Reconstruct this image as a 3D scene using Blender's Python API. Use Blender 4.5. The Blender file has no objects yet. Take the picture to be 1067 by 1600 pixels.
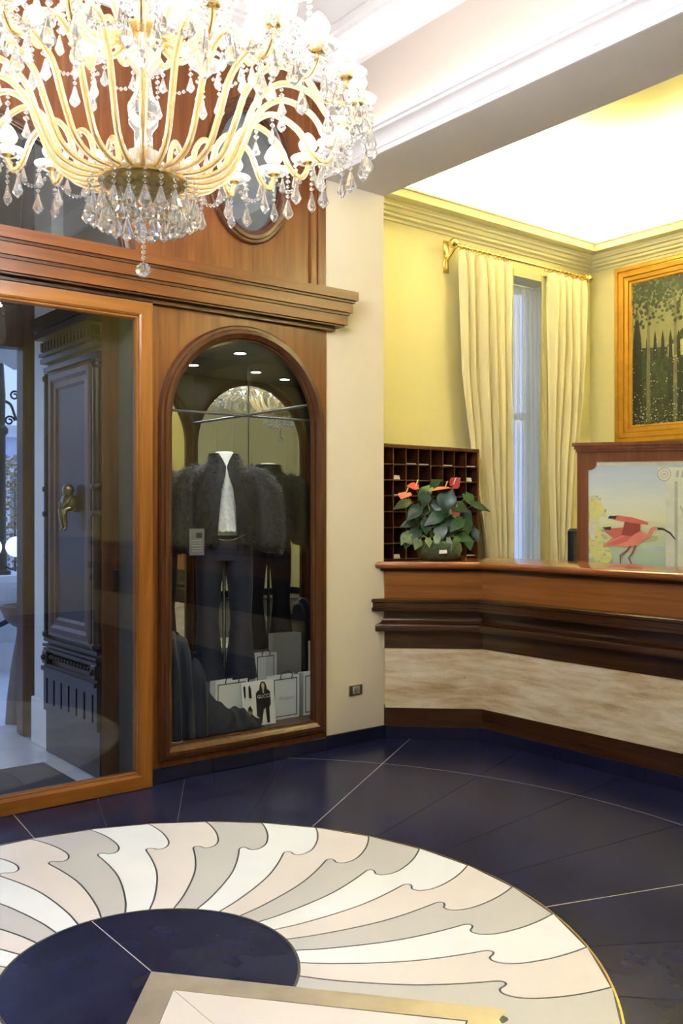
import bpy, bmesh, math, random
from mathutils import Vector, Matrix, noise
from mathutils.geometry import tessellate_polygon

random.seed(7)
PI = math.pi
scene = bpy.context.scene
COL = scene.collection

# ------------------------------------------------------------------ camera
F_PX, HOR_PX, CX_PX, EYE, YAW = 1452.157, 802.85, 533.5, 1.45, 0.66825
cam_d = bpy.data.cameras.new('camera')
cam = bpy.data.objects.new('camera', cam_d)
COL.objects.link(cam)
cam.location = (0, 0, EYE)
cam.rotation_euler = (PI / 2, 0, -YAW)
cam_d.sensor_fit = 'VERTICAL'
cam_d.sensor_height = 36.0
cam_d.lens = F_PX / 1600 * 36.0
cam_d.shift_y = (HOR_PX - 800) / 1600
cam_d.clip_start = 0.05
scene.camera = cam

# ------------------------------------------------------------------ view, world
vs = scene.view_settings
vs.view_transform = 'Standard'
vs.look = 'None'
vs.gamma = 1.0
vs.use_curve_mapping = False
vs.exposure = 1.1

world = bpy.data.worlds.new('overcast_sky')
scene.world = world
world.use_nodes = True
wn = world.node_tree
wn.nodes['Background'].inputs[0].default_value = (0.43, 0.59, 1.0, 1)
wn.nodes['Background'].inputs[1].default_value = 0.68

# light levels (the room's own lamps and the added hall downlights, set in their builders)
LV = dict(bulb=98.0, recep_led=125.0, hall_led=6.0, downlight=50.0, spot=7.0, hall_fill=50.0)

# ------------------------------------------------------------------ pixel -> plane helpers (photograph 1067x1600)
CO, SI = math.cos(YAW), math.sin(YAW)
def ray(x, y):
    a = (x - CX_PX) / F_PX; b = (HOR_PX - y) / F_PX
    return Vector((CO * a + SI, -SI * a + CO, b))
def on_y(x, y, Y):
    d = ray(x, y); t = Y / d.y
    return Vector((d.x * t, Y, EYE + d.z * t))
def on_x(x, y, X):
    d = ray(x, y); t = X / d.x
    return Vector((X, d.y * t, EYE + d.z * t))

# ------------------------------------------------------------------ materials
MATS = {}
def new_mat(name):
    m = bpy.data.materials.new(name); m.use_nodes = True
    nt = m.node_tree
    for n in list(nt.nodes): nt.nodes.remove(n)
    out = nt.nodes.new('ShaderNodeOutputMaterial')
    MATS[name] = m
    return m, nt, out
def ramp(nt, fac, stops):
    r = nt.nodes.new('ShaderNodeValToRGB')
    el = r.color_ramp.elements
    while len(el) < len(stops): el.new(0.5)
    for e, (p, c) in zip(el, stops):
        e.position = p; e.color = (*c, 1)
    nt.links.new(fac, r.inputs[0])
    return r.outputs[0]
def obj_coord(nt, scale=(1, 1, 1)):
    tc = nt.nodes.new('ShaderNodeTexCoord')
    mp = nt.nodes.new('ShaderNodeMapping')
    mp.inputs['Scale'].default_value = scale
    nt.links.new(tc.outputs['Object'], mp.inputs[0])
    return mp.outputs[0]
def noise_tex(nt, vec, scale, detail=4, rough=0.55, dist=0.0):
    n = nt.nodes.new('ShaderNodeTexNoise')
    n.inputs['Scale'].default_value = scale
    n.inputs['Detail'].default_value = detail
    n.inputs['Roughness'].default_value = rough
    n.inputs['Distortion'].default_value = dist
    nt.links.new(vec, n.inputs['Vector'])
    return n.outputs['Fac']
def bsdf(nt, out, **kw):
    p = nt.nodes.new('ShaderNodeBsdfPrincipled')
    for k, v in kw.items():
        s = p.inputs[k.replace('_', ' ')]
        if hasattr(v, 'links') or hasattr(v, 'is_output'):
            nt.links.new(v, s)
        elif isinstance(v, tuple) and len(v) == 3:
            s.default_value = (*v, 1)
        else:
            s.default_value = v
    nt.links.new(p.outputs[0], out.inputs[0])
    return p
def bump(nt, p, h, strength=0.2, dist=0.01):
    b = nt.nodes.new('ShaderNodeBump')
    b.inputs['Strength'].default_value = strength
    b.inputs['Distance'].default_value = dist
    nt.links.new(h, b.inputs['Height'])
    nt.links.new(b.outputs[0], p.inputs['Normal'])
def plain(name, col, rough=0.5, metal=0.0, var=0.08, vscale=6.0, bmp=0.0, **kw):
    """solid colour with slight procedural mottling"""
    m, nt, out = new_mat(name)
    f = noise_tex(nt, obj_coord(nt), vscale, 4)
    lo = tuple(max(0, c * (1 - var)) for c in col); hi = tuple(min(1, c * (1 + var)) for c in col)
    p = bsdf(nt, out, Base_Color=ramp(nt, f, [(0.3, lo), (0.7, hi)]), Roughness=rough, Metallic=metal, **kw)
    if bmp: bump(nt, p, noise_tex(nt, obj_coord(nt), vscale * 12, 3), bmp, 0.004)
    return m
def wood(name, dark, mid, light, axis='z', rough=0.32, scale=1.0, coat=0.25, rot=0.0):
    m, nt, out = new_mat(name)
    st = {'x': (1.2, 22, 22), 'y': (22, 1.2, 22), 'z': (22, 22, 1.2)}[axis]
    v = obj_coord(nt, tuple(s * scale for s in st))
    if rot:
        mp = v.node; r_ = nt.nodes.new('ShaderNodeMapping'); r_.inputs['Rotation'].default_value = (0, 0, rot)
        src = mp.inputs[0].links[0].from_socket
        nt.links.new(src, r_.inputs[0]); nt.links.new(r_.outputs[0], mp.inputs[0])
    f = noise_tex(nt, v, 1.0, 6, 0.62, 0.6)
    c = ramp(nt, f, [(0.28, dark), (0.5, mid), (0.74, light)])
    p = bsdf(nt, out, Base_Color=c, Roughness=rough, Specular_IOR_Level=0.3, Coat_Weight=coat * .6, Coat_Roughness=0.12)
    bump(nt, p, f, 0.06, 0.004)
    return m
def emit(name, col, strength):
    m, nt, out = new_mat(name)
    e = nt.nodes.new('ShaderNodeEmission')
    e.inputs[0].default_value = (*col, 1); e.inputs[1].default_value = strength
    nt.links.new(e.outputs[0], out.inputs[0])
    return m
def pane_glass(name, tint=(1, 1, 1), f0=0.05):
    """flat window pane: clear transmission plus mirror reflection that rises at grazing angles"""
    m, nt, out = new_mat(name)
    lw = nt.nodes.new('ShaderNodeLayerWeight'); lw.inputs[0].default_value = 0.5
    pw = nt.nodes.new('ShaderNodeMath'); pw.operation = 'POWER'; pw.inputs[1].default_value = 5
    nt.links.new(lw.outputs['Facing'], pw.inputs[0])
    ma = nt.nodes.new('ShaderNodeMath'); ma.operation = 'MULTIPLY_ADD'
    ma.inputs[1].default_value = 1 - f0; ma.inputs[2].default_value = f0
    nt.links.new(pw.outputs[0], ma.inputs[0])
    tr = nt.nodes.new('ShaderNodeBsdfTransparent'); tr.inputs[0].default_value = (*tint, 1)
    gl = nt.nodes.new('ShaderNodeBsdfGlossy'); gl.inputs['Roughness'].default_value = 0.0
    mx = nt.nodes.new('ShaderNodeMixShader')
    nt.links.new(ma.outputs[0], mx.inputs[0]); nt.links.new(tr.outputs[0], mx.inputs[1]); nt.links.new(gl.outputs[0], mx.inputs[2])
    nt.links.new(mx.outputs[0], out.inputs[0])
    return m
def crystal(name, col=(1, 1, 1), ior=1.52):
    m, nt, out = new_mat(name)
    g = nt.nodes.new('ShaderNodeBsdfGlass')
    g.inputs['Color'].default_value = (*col, 1); g.inputs['Roughness'].default_value = 0.0; g.inputs['IOR'].default_value = ior
    nt.links.new(g.outputs[0], out.inputs[0])
    return m
def sheer(name, col, opacity):
    m, nt, out = new_mat(name)
    d = nt.nodes.new('ShaderNodeBsdfDiffuse'); d.inputs[0].default_value = (*col, 1)
    t = nt.nodes.new('ShaderNodeBsdfTranslucent'); t.inputs[0].default_value = (*col, 1)
    tr = nt.nodes.new('ShaderNodeBsdfTransparent')
    a = nt.nodes.new('ShaderNodeMixShader'); a.inputs[0].default_value = 0.6
    nt.links.new(d.outputs[0], a.inputs[1]); nt.links.new(t.outputs[0], a.inputs[2])
    b = nt.nodes.new('ShaderNodeMixShader'); b.inputs[0].default_value = opacity
    nt.links.new(tr.outputs[0], b.inputs[1]); nt.links.new(a.outputs[0], b.inputs[2])
    nt.links.new(b.outputs[0], out.inputs[0])
    return m
def cloth(name, col, trans=0.15, rough=0.8, sheen=0.2):
    m, nt, out = new_mat(name)
    f = noise_tex(nt, obj_coord(nt, (40, 40, 3)), 1.0, 3)
    c = ramp(nt, f, [(0.3, tuple(k * 0.93 for k in col)), (0.7, tuple(min(1, k * 1.04) for k in col))])
    p = bsdf(nt, out, Base_Color=c, Roughness=rough, Sheen_Weight=sheen)
    t = nt.nodes.new('ShaderNodeBsdfTranslucent'); nt.links.new(c, t.inputs[0])
    mx = nt.nodes.new('ShaderNodeMixShader'); mx.inputs[0].default_value = trans
    nt.links.new(p.outputs[0], mx.inputs[1]); nt.links.new(t.outputs[0], mx.inputs[2])
    nt.links.new(mx.outputs[0], out.inputs[0])
    return m

W_D, W_M, W_L = (0.082, 0.022, 0.0045), (0.132, 0.040, 0.0075), (0.190, 0.064, 0.012)
for ax in 'xyz': wood('wood_' + ax, W_D, W_M, W_L, ax)
wood('doorwood_x', (0.145, 0.046, 0.008), (0.215, 0.078, 0.013), (0.285, 0.115, 0.022), 'x')
wood('doorwood_z', (0.145, 0.046, 0.008), (0.215, 0.078, 0.013), (0.285, 0.115, 0.022), 'z')
wood('walnut_z', (0.036, 0.011, 0.004), (0.062, 0.021, 0.007), (0.098, 0.036, 0.011), 'z')
wood('walnut_x', (0.036, 0.011, 0.004), (0.062, 0.021, 0.007), (0.098, 0.036, 0.011), 'x')
wood('counter_dark', (0.024, 0.009, 0.004), (0.045, 0.017, 0.006), (0.075, 0.030, 0.011), 'y', rough=0.22, coat=0.5)
wood('counter_dark_end', (0.024, 0.009, 0.004), (0.045, 0.017, 0.006), (0.075, 0.030, 0.011), 'y', rough=0.22, coat=0.5, rot=-0.81)
wood('counter_red', (0.16, 0.045, 0.015), (0.24, 0.075, 0.022), (0.31, 0.11, 0.032), 'y', rough=0.16, coat=0.6)
wood('counter_red_end', (0.16, 0.045, 0.015), (0.24, 0.075, 0.022), (0.31, 0.11, 0.032), 'y', rough=0.16, coat=0.6, rot=-0.81)
wood('counter_panel', (0.17, 0.050, 0.012), (0.25, 0.086, 0.019), (0.32, 0.125, 0.03), 'y', rough=0.3)
wood('counter_panel_end', (0.17, 0.050, 0.012), (0.25, 0.086, 0.019), (0.32, 0.125, 0.03), 'y', rough=0.3, rot=-0.81)
wood('pigeon_wood', (0.04, 0.012, 0.005), (0.065, 0.02, 0.008), (0.10, 0.034, 0.012), 'z', rough=0.4)
wood('carved_dark', (0.012, 0.008, 0.006), (0.02, 0.013, 0.010), (0.03, 0.02, 0.015), 'z', rough=0.35)
wood('carved_brown', (0.05, 0.021, 0.009), (0.08, 0.036, 0.015), (0.12, 0.055, 0.024), 'z', rough=0.35)
wood('board_wood', (0.11, 0.036, 0.02), (0.17, 0.06, 0.032), (0.235, 0.09, 0.048), 'z', rough=0.3)
wood('outer_wood', (0.05, 0.02, 0.01), (0.09, 0.04, 0.018), (0.13, 0.06, 0.03), 'z', rough=0.45)
plain('wall_cream', (0.72, 0.645, 0.52), 0.6, var=0.03, vscale=2)
plain('wall_yellow', (0.80, 0.74, 0.43), 0.55, var=0.03, vscale=2)
plain('wall_panel', (0.82, 0.76, 0.48), 0.55, var=0.03, vscale=2)
plain('plaster_white', (0.63, 0.60, 0.605), 0.55, var=0.02, vscale=3)
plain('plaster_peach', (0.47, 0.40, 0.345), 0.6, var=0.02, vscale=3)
plain('soffit', (0.54, 0.51, 0.485), 0.6, var=0.03, vscale=2)
plain('crown_yellow', (0.80, 0.77, 0.52), 0.5, var=0.02, vscale=3)
plain('ceiling_yellow', (0.85, 0.81, 0.50), 0.6, var=0.02, vscale=2)
plain('ceiling_white', (0.60, 0.575, 0.565), 0.6, var=0.02, vscale=2)
plain('grout', (0.20, 0.19, 0.15), 0.6)
plain('petal_joint', (0.045, 0.045, 0.055), 0.5)
plain('petal_white', (0.88, 0.91, 0.97), 0.28, var=0.03, vscale=3)
plain('petal_pink', (0.79, 0.735, 0.74), 0.28, var=0.03, vscale=3)
plain('petal_grey', (0.58, 0.57, 0.59), 0.28, var=0.03, vscale=3)
plain('slate', (0.0125, 0.0140, 0.042), 0.24, var=0.35, vscale=5, bmp=0.03, Specular_IOR_Level=0.15)
plain('slate_base', (0.009, 0.010, 0.034), 0.30, var=0.25, vscale=6, Specular_IOR_Level=0.35)
plain('brass', (0.72, 0.53, 0.24), 0.28, metal=1.0, var=0.1, vscale=8)
plain('brass_bright', (0.85, 0.66, 0.28), 0.18, metal=1.0, var=0.06)
plain('steel_brass', (0.62, 0.55, 0.46), 0.36, metal=0.7, var=0.12, vscale=9)
plain('old_brass', (0.30, 0.25, 0.15), 0.35, metal=1.0, var=0.2, vscale=30)
plain('figure_brass', (0.24, 0.19, 0.09), 0.35, metal=0.9, var=0.3, vscale=60)
plain('gold_frame', (0.46, 0.24, 0.03), 0.3, metal=0.45, var=0.12, vscale=10)
plain('bowl_brass', (0.52, 0.42, 0.17), 0.35, metal=0.9, var=0.5, vscale=45, bmp=0.8)
plain('gilt', (0.95, 0.66, 0.26), 0.22, metal=0.9, var=0.1, vscale=30)
plain('white_paint', (0.78, 0.78, 0.76), 0.5, var=0.04)
plain('grey_paint', (0.11, 0.12, 0.115), 0.22, var=0.05)
plain('vestibule_ceiling', (0.45, 0.45, 0.44), 0.6)
plain('vestibule_floor', (0.62, 0.62, 0.64), 0.18, var=0.08, vscale=4)
plain('case_dark', (0.035, 0.032, 0.03), 0.35)
plain('paper_white', (0.80, 0.80, 0.80), 0.6, var=0.02)
plain('paper_grey', (0.15, 0.155, 0.155), 0.6, var=0.03)
plain('ink_black', (0.012, 0.012, 0.014), 0.5)
plain('ink_grey', (0.45, 0.45, 0.47), 0.6)
plain('navy_cloth', (0.006, 0.008, 0.026), 0.6, var=0.3, vscale=20, Sheen_Weight=0.1)
plain('trouser_cloth', (0.008, 0.011, 0.028), 0.75, var=0.3, vscale=30)
plain('fur', (0.008, 0.008, 0.014), 0.6, var=0.6, vscale=25)
plain('mannequin_white', (0.82, 0.80, 0.76), 0.4, var=0.02)
plain('lace_white', (0.70, 0.69, 0.66), 0.7, var=0.2, vscale=60)
plain('skin_print', (0.62, 0.47, 0.38), 0.6)
plain('tan_print', (0.28, 0.20, 0.12), 0.6)
plain('black_plastic', (0.012, 0.012, 0.014), 0.35)
plain('navy_plastic', (0.008, 0.010, 0.022), 0.4)
plain('steel_rod', (0.5, 0.5, 0.5), 0.25, metal=1.0)
plain('socket_grey', (0.32, 0.33, 0.33), 0.4)
plain('leaf_dark', (0.008, 0.036, 0.014), 0.28, var=0.4, vscale=25)
plain('leaf_mid', (0.022, 0.075, 0.018), 0.32, var=0.35, vscale=25)
plain('leaf_pale', (0.11, 0.16, 0.07), 0.4, var=0.35, vscale=25)
plain('moss', (0.05, 0.075, 0.03), 0.8, var=0.5, vscale=50, bmp=0.6)
plain('flower_red', (0.48, 0.05, 0.045), 0.3, var=0.15, vscale=15)
plain('flower_pink', (0.60, 0.13, 0.11), 0.3, var=0.15, vscale=15)
plain('spadix', (0.75, 0.62, 0.28), 0.5)
plain('stem_green', (0.06, 0.14, 0.03), 0.5)
plain('iron', (0.02, 0.025, 0.032), 0.45, metal=0.3)
plain('stone_pale', (0.62, 0.64, 0.68), 0.6, var=0.1, vscale=4)
plain('planter_stone', (0.17, 0.125, 0.09), 0.6, var=0.2, vscale=10)
plain('facade', (0.55, 0.62, 0.75), 0.7, var=0.08)
plain('mat_grey', (0.045, 0.045, 0.05), 0.9, var=0.3, vscale=80)
plain('autumn_leaf', (0.30, 0.20, 0.06), 0.6, var=0.5, vscale=8)
plain('shrub_leaf', (0.12, 0.16, 0.05), 0.6, var=0.5, vscale=8)
plain('branch', (0.07, 0.05, 0.04), 0.7)
plain('lamp_globe', (0.9, 0.95, 0.95), 0.25, var=0.02, Emission_Color=(0.85, 0.97, 1.0), Emission_Strength=0.45)
pane_glass('pane_clear')
pane_glass('pane_door', (0.92, 0.94, 0.96), 0.035)
pane_glass('pane_case', (0.94, 0.96, 0.96), 0.025)
pane_glass('pane_dark', (0.80, 0.83, 0.84), 0.11)
m, nt, out = new_mat('crystal')
g = nt.nodes.new('ShaderNodeBsdfGlass'); g.inputs['Color'].default_value = (1, 1, 1, 1); g.inputs['IOR'].default_value = 1.52
t_ = nt.nodes.new('ShaderNodeBsdfTranslucent'); t_.inputs[0].default_value = (.96, .96, .95, 1)
d_ = nt.nodes.new('ShaderNodeBsdfDiffuse'); d_.inputs[0].default_value = (.96, .96, .95, 1)
m1 = nt.nodes.new('ShaderNodeMixShader'); m1.inputs[0].default_value = .5
nt.links.new(t_.outputs[0], m1.inputs[1]); nt.links.new(d_.outputs[0], m1.inputs[2])
m2 = nt.nodes.new('ShaderNodeMixShader'); m2.inputs[0].default_value = .13
nt.links.new(g.outputs[0], m2.inputs[1]); nt.links.new(m1.outputs[0], m2.inputs[2]); nt.links.new(m2.outputs[0], out.inputs[0])
m, nt, out = new_mat('arm_glass')
g = nt.nodes.new('ShaderNodeBsdfGlass'); g.inputs['Color'].default_value = (1, .97, .9, 1); g.inputs['IOR'].default_value = 1.45
p_ = nt.nodes.new('ShaderNodeBsdfPrincipled'); p_.inputs['Base Color'].default_value = (.95, .72, .34, 1); p_.inputs['Roughness'].default_value = .12
t_ = nt.nodes.new('ShaderNodeBsdfTranslucent'); t_.inputs[0].default_value = (.98, .80, .45, 1)
m1 = nt.nodes.new('ShaderNodeMixShader'); m1.inputs[0].default_value = .35
nt.links.new(p_.outputs[0], m1.inputs[1]); nt.links.new(t_.outputs[0], m1.inputs[2])
m2 = nt.nodes.new('ShaderNodeMixShader'); m2.inputs[0].default_value = .24
nt.links.new(g.outputs[0], m2.inputs[1]); nt.links.new(m1.outputs[0], m2.inputs[2]); nt.links.new(m2.outputs[0], out.inputs[0])
sheer('sheer', (0.95, 0.95, 0.90), 0.48)
cloth('curtain_cream', (0.91, 0.84, 0.59), 0.12)
cloth('curtain_lining', (0.42, 0.38, 0.19), 0.08, 0.45)
m, nt, out = new_mat('mirror')
bsdf(nt, out, Base_Color=(0.80, 0.81, 0.78), Metallic=1.0, Roughness=0.0)
# travertine: horizontal veins and pits
m, nt, out = new_mat('travertine')
v = obj_coord(nt, (1.1, 1.1, 7))
f = noise_tex(nt, v, 2.0, 10, 0.68, 0.25)
c = ramp(nt, f, [(0.33, (0.44, 0.30, 0.15)), (0.44, (0.64, 0.49, 0.30)), (0.54, (0.75, 0.62, 0.44)), (0.66, (0.84, 0.74, 0.58))])
pit = noise_tex(nt, obj_coord(nt, (18, 18, 40)), 3.0, 2)
pr = ramp(nt, pit, [(0.26, (0.45, 0.40, 0.34)), (0.31, (1, 1, 1))])
mx = nt.nodes.new('ShaderNodeMixRGB'); mx.blend_type = 'MULTIPLY'; mx.inputs[0].default_value = 1
nt.links.new(c, mx.inputs[1]); nt.links.new(pr, mx.inputs[2])
bsdf(nt, out, Base_Color=mx.outputs[0], Roughness=0.32)
emit('bulb_light', (0.96, 0.975, 1.0), LV['bulb'])
emit('recep_led', (1.0, 0.92, 0.70), LV['recep_led'])
emit('hall_led', (1.0, 0.97, 0.93), LV['hall_led'])
emit('downlight_lens', (1.0, 0.95, 0.86), LV['downlight'])

# ------------------------------------------------------------------ mesh builder
ORG = {}
def mat_of(m): return MATS[m] if isinstance(m, str) else m
class MB:
    def __init__(s): s.v = []; s.f = []; s.mi = []
    def add(s, vs, fs, mi=0):
        o = len(s.v)
        s.v += [tuple(p) for p in vs]
        s.f += [tuple(i + o for i in f) for f in fs]
        s.mi += [mi] * len(fs)
        return s
    def box(s, a, b, mi=0):
        x0, y0, z0 = (min(a[i], b[i]) for i in range(3)); x1, y1, z1 = (max(a[i], b[i]) for i in range(3))
        return s.add([(x0, y0, z0), (x1, y0, z0), (x1, y1, z0), (x0, y1, z0), (x0, y0, z1), (x1, y0, z1), (x1, y1, z1), (x0, y1, z1)],
                     [(3, 2, 1, 0), (4, 5, 6, 7), (0, 1, 5, 4), (1, 2, 6, 5), (2, 3, 7, 6), (3, 0, 4, 7)], mi)
    def cbox(s, a, b, c=0.003, mi=0):
        """box with chamfered edges"""
        lo = [min(a[i], b[i]) for i in range(3)]; hi = [max(a[i], b[i]) for i in range(3)]
        c = min(c, *[(hi[i] - lo[i]) * 0.45 for i in range(3)])
        bm = bmesh.new()
        bmesh.ops.create_cube(bm, size=1, matrix=Matrix.Translation([(lo[i] + hi[i]) / 2 for i in range(3)]) @ Matrix.Diagonal([hi[i] - lo[i] for i in range(3)] + [1]))
        bmesh.ops.bevel(bm, geom=list(bm.edges), offset=c, segments=1, affect='EDGES')
        bm.verts.index_update()
        s.add([v.co[:] for v in bm.verts], [[v.index for v in f.verts] for f in bm.faces], mi)
        bm.free(); return s
    def prism(s, poly, fmap, h0, h1, mi=0):
        n = len(poly)
        vs = [fmap(p, h0) for p in poly] + [fmap(p, h1) for p in poly]
        fs = [tuple(range(n)), tuple(range(2 * n - 1, n - 1, -1))] + [(i, i + n, (i + 1) % n + n, (i + 1) % n) for i in range(n)]
        return s.add(vs, fs, mi)
    def plate(s, loops, fmap, h0, h1, mi=0):
        """flat plate with holes: loops[0] outline, the others holes"""
        tri = tessellate_polygon([[Vector((p[0], p[1], 0)) for p in l] for l in loops])
        flat = [p for l in loops for p in l]; n = len(flat)
        s.add([fmap(p, h0) for p in flat] + [fmap(p, h1) for p in flat], [t for t in tri] + [tuple(i + n for i in reversed(t)) for t in tri], mi)
        for l in loops:
            k = len(l)
            s.add([fmap(p, h0) for p in l] + [fmap(p, h1) for p in l], [(i, (i + 1) % k, (i + 1) % k + k, i + k) for i in range(k)], mi)
        return s
    def lathe(s, prof, c=(0, 0, 0), seg=16, mi=0, sx=1, sy=1):
        vs = []; fs = []
        for r, z in prof:
            for k in range(seg):
                a = 2 * PI * k / seg
                vs.append((c[0] + r * sx * math.cos(a), c[1] + r * sy * math.sin(a), c[2] + z))
        for i in range(len(prof) - 1):
            for k in range(seg):
                k2 = (k + 1) % seg
                fs.append((i * seg + k, i * seg + k2, (i + 1) * seg + k2, (i + 1) * seg + k))
        if prof[0][0] > 1e-6: fs.append(tuple(range(seg - 1, -1, -1)))
        if prof[-1][0] > 1e-6: fs.append(tuple((len(prof) - 1) * seg + k for k in range(seg)))
        return s.add(vs, fs, mi)
    def tube(s, pts, r, seg=8, mi=0, closed=False):
        pts = [Vector(p) for p in pts]; n = len(pts)
        rs = r if isinstance(r, (list, tuple)) else [r] * n
        up = None; vs = []; fs = []
        for i in range(n):
            if closed: t = pts[(i + 1) % n] - pts[i - 1]
            else: t = pts[min(i + 1, n - 1)] - pts[max(i - 1, 0)]
            if t.length < 1e-9: t = Vector((0, 0, 1))
            t.normalize()
            if up is None:
                up = t.orthogonal().normalized()
            up = (up - t * up.dot(t))
            up = up.normalized() if up.length > 1e-6 else t.orthogonal().normalized()
            w = t.cross(up)
            for k in range(seg):
                a = 2 * PI * k / seg
                vs.append(pts[i] + (up * math.cos(a) + w * math.sin(a)) * rs[i])
        for i in range(n if closed else n - 1):
            j = (i + 1) % n
            for k in range(seg):
                k2 = (k + 1) % seg
                fs.append((i * seg + k, i * seg + k2, j * seg + k2, j * seg + k))
        if not closed:
            fs.append(tuple(range(seg - 1, -1, -1))); fs.append(tuple((n - 1) * seg + k for k in range(seg)))
        return s.add(vs, fs, mi)
    def grid(s, fn, nu, nv, mi=0):
        vs = [fn(u / nu, v / nv) for v in range(nv + 1) for u in range(nu + 1)]
        fs = [(v * (nu + 1) + u, v * (nu + 1) + u + 1, (v + 1) * (nu + 1) + u + 1, (v + 1) * (nu + 1) + u) for v in range(nv) for u in range(nu)]
        return s.add(vs, fs, mi)
    def sphere(s, c, r, seg=12, rings=8, mi=0, sz=1.0):
        return s.lathe([(r * math.sin(PI * i / rings), -r * sz * math.cos(PI * i / rings)) for i in range(rings + 1)], c, seg, mi)
    def build(s, name, mat, parent=None, smooth=None, base=None):
        if parent is not None:
            org = ORG[parent]
        elif base is not None:
            org = Vector(base)
        else:
            xs = [p[0] for p in s.v]; ys = [p[1] for p in s.v]; zs = [p[2] for p in s.v]
            org = Vector(((min(xs) + max(xs)) / 2, (min(ys) + max(ys)) / 2, min(zs)))
        me = bpy.data.meshes.new(name)
        me.from_pydata([(p[0] - org.x, p[1] - org.y, p[2] - org.z) for p in s.v], [], s.f)
        for m in (mat if isinstance(mat, (list, tuple)) else [mat]): me.materials.append(mat_of(m))
        if max(s.mi, default=0) > 0: me.polygons.foreach_set('material_index', s.mi)
        bm = bmesh.new(); bm.from_mesh(me)
        bmesh.ops.remove_doubles(bm, verts=bm.verts, dist=1e-5)
        bmesh.ops.recalc_face_normals(bm, faces=bm.faces)
        bm.to_mesh(me); bm.free()
        if smooth:
            me.polygons.foreach_set('use_smooth', [True] * len(me.polygons))
            me.set_sharp_from_angle(angle=math.radians(smooth))
        o = bpy.data.objects.new(name, me)
        COL.objects.link(o)
        if parent is not None: o.parent = parent
        else: o.location = org
        ORG[o] = org
        return o
def tag(o, label, cat=None, group=None, kind=None):
    if label: o['label'] = label
    if cat: o['category'] = cat
    if group: o['group'] = group
    if kind: o['kind'] = kind
    return o
def thing(name, loc, label, cat, group=None, kind=None):
    o = bpy.data.objects.new(name, None); o.empty_display_size = 0.05
    COL.objects.link(o); o.location = loc; ORG[o] = Vector(loc)
    return tag(o, label, cat, group, kind)
def struct(o, label=None, cat=None):
    o['kind'] = 'structure'
    return tag(o, label, cat)
def copy_tree(o, parent=None):
    c = o.copy(); COL.objects.link(c)
    if parent is not None: c.parent = parent
    ORG[c] = ORG[o]
    for ch in list(o.children): copy_tree(ch, c)
    return c

# maps from a 2-D drawing plane plus a height to space
XY = lambda p, h: (p[0], p[1], h)
def wall_y(Y): return lambda p, h: (p[0], Y - h, p[1])      # drawing (x, z) on a wall facing -Y, h towards the room
def wall_x(X): return lambda p, h: (X - h, p[0], p[1])      # drawing (y, z) on a wall facing -X

def miters(path, closed, start=None, end=None):
    n = len(path); out = []
    def nrm(a, b):
        dx, dy = b[0] - a[0], b[1] - a[1]; l = math.hypot(dx, dy) or 1
        return (-dy / l, dx / l)
    for i in range(n):
        if closed or 0 < i < n - 1:
            n1 = nrm(path[i - 1], path[i]); n2 = nrm(path[i], path[(i + 1) % n])
            d = 1 + n1[0] * n2[0] + n1[1] * n2[1]
            out.append(((n1[0] + n2[0]) / d, (n1[1] + n2[1]) / d))
        elif i == 0: out.append(start or nrm(path[0], path[1]))
        else: out.append(end or nrm(path[-2], path[-1]))
    return out
def sweep(path, prof, fmap, closed=False, start=None, end=None, seg=None):
    """profile (offset left of path, height) carried along a 2-D path with mitred corners; seg = only that segment"""
    ms = miters(path, closed, start, end); n = len(path); k = len(prof)
    rings = [[fmap((p[0] + m[0] * o, p[1] + m[1] * o), h) for o, h in prof] for p, m in zip(path, ms)]
    mb = MB()
    idx = [(i, (i + 1) % n) for i in range(n if closed else n - 1)]
    if seg is not None: idx = [idx[seg]]
    for i, j in idx:
        mb.add(rings[i] + rings[j], [(a, (a + 1) % k, (a + 1) % k + k, a + k) for a in range(k)])
    if not closed or seg is not None:
        mb.add(rings[idx[0][0]], [tuple(range(k))]); mb.add(rings[idx[-1][1]], [tuple(range(k))])
    return mb

# ================================================================== room measures
YW = 4.55            # entrance wall (wood panelling, pier)
XB0, XB1 = 3.465, 3.94   # pier / beam
ZSOF = 3.505         # beam soffit
YR, XP = 5.35, 7.17  # reception window wall, picture wall
YB, XL = -3.2, -3.0  # walls behind / left of the camera
ZC_H, ZC_R = 4.28, 4.36
PX_R = 3.462         # right edge of wood panelling
MCX, MCY = 1.352, 2.684   # medallion centre
RO, RI, RA = 1.43, 0.468, 2.59

# ------------------------------------------------------------------ floor
floor = struct(MB().box((XL - 0.2, YB - 0.2, -0.12), (XP + 0.2, YR + 0.2, -0.005)).build('floor', 'grout'),
               'dark blue slate floor with a round shell medallion of pale marble petals', 'floor')
def pol(r, deg):
    a = math.radians(deg); return (MCX + r * math.cos(a), MCY + r * math.sin(a))
def clip_poly(poly, x0, x1, y0, y1):
    for axis, lim, sgn in ((0, x0, 1), (0, x1, -1), (1, y0, 1), (1, y1, -1)):
        out = []
        for i in range(len(poly)):
            a, b = poly[i - 1], poly[i]
            ia, ib = (a[axis] - lim) * sgn >= 0, (b[axis] - lim) * sgn >= 0
            if ia != ib:
                t = (lim - a[axis]) / (b[axis] - a[axis])
                out.append((a[0] + (b[0] - a[0]) * t, a[1] + (b[1] - a[1]) * t))
            if ib: out.append(b)
        poly = out
        if len(poly) < 3: return []
    return poly
STEP = 360 / 28
G = 0.0014
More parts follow.
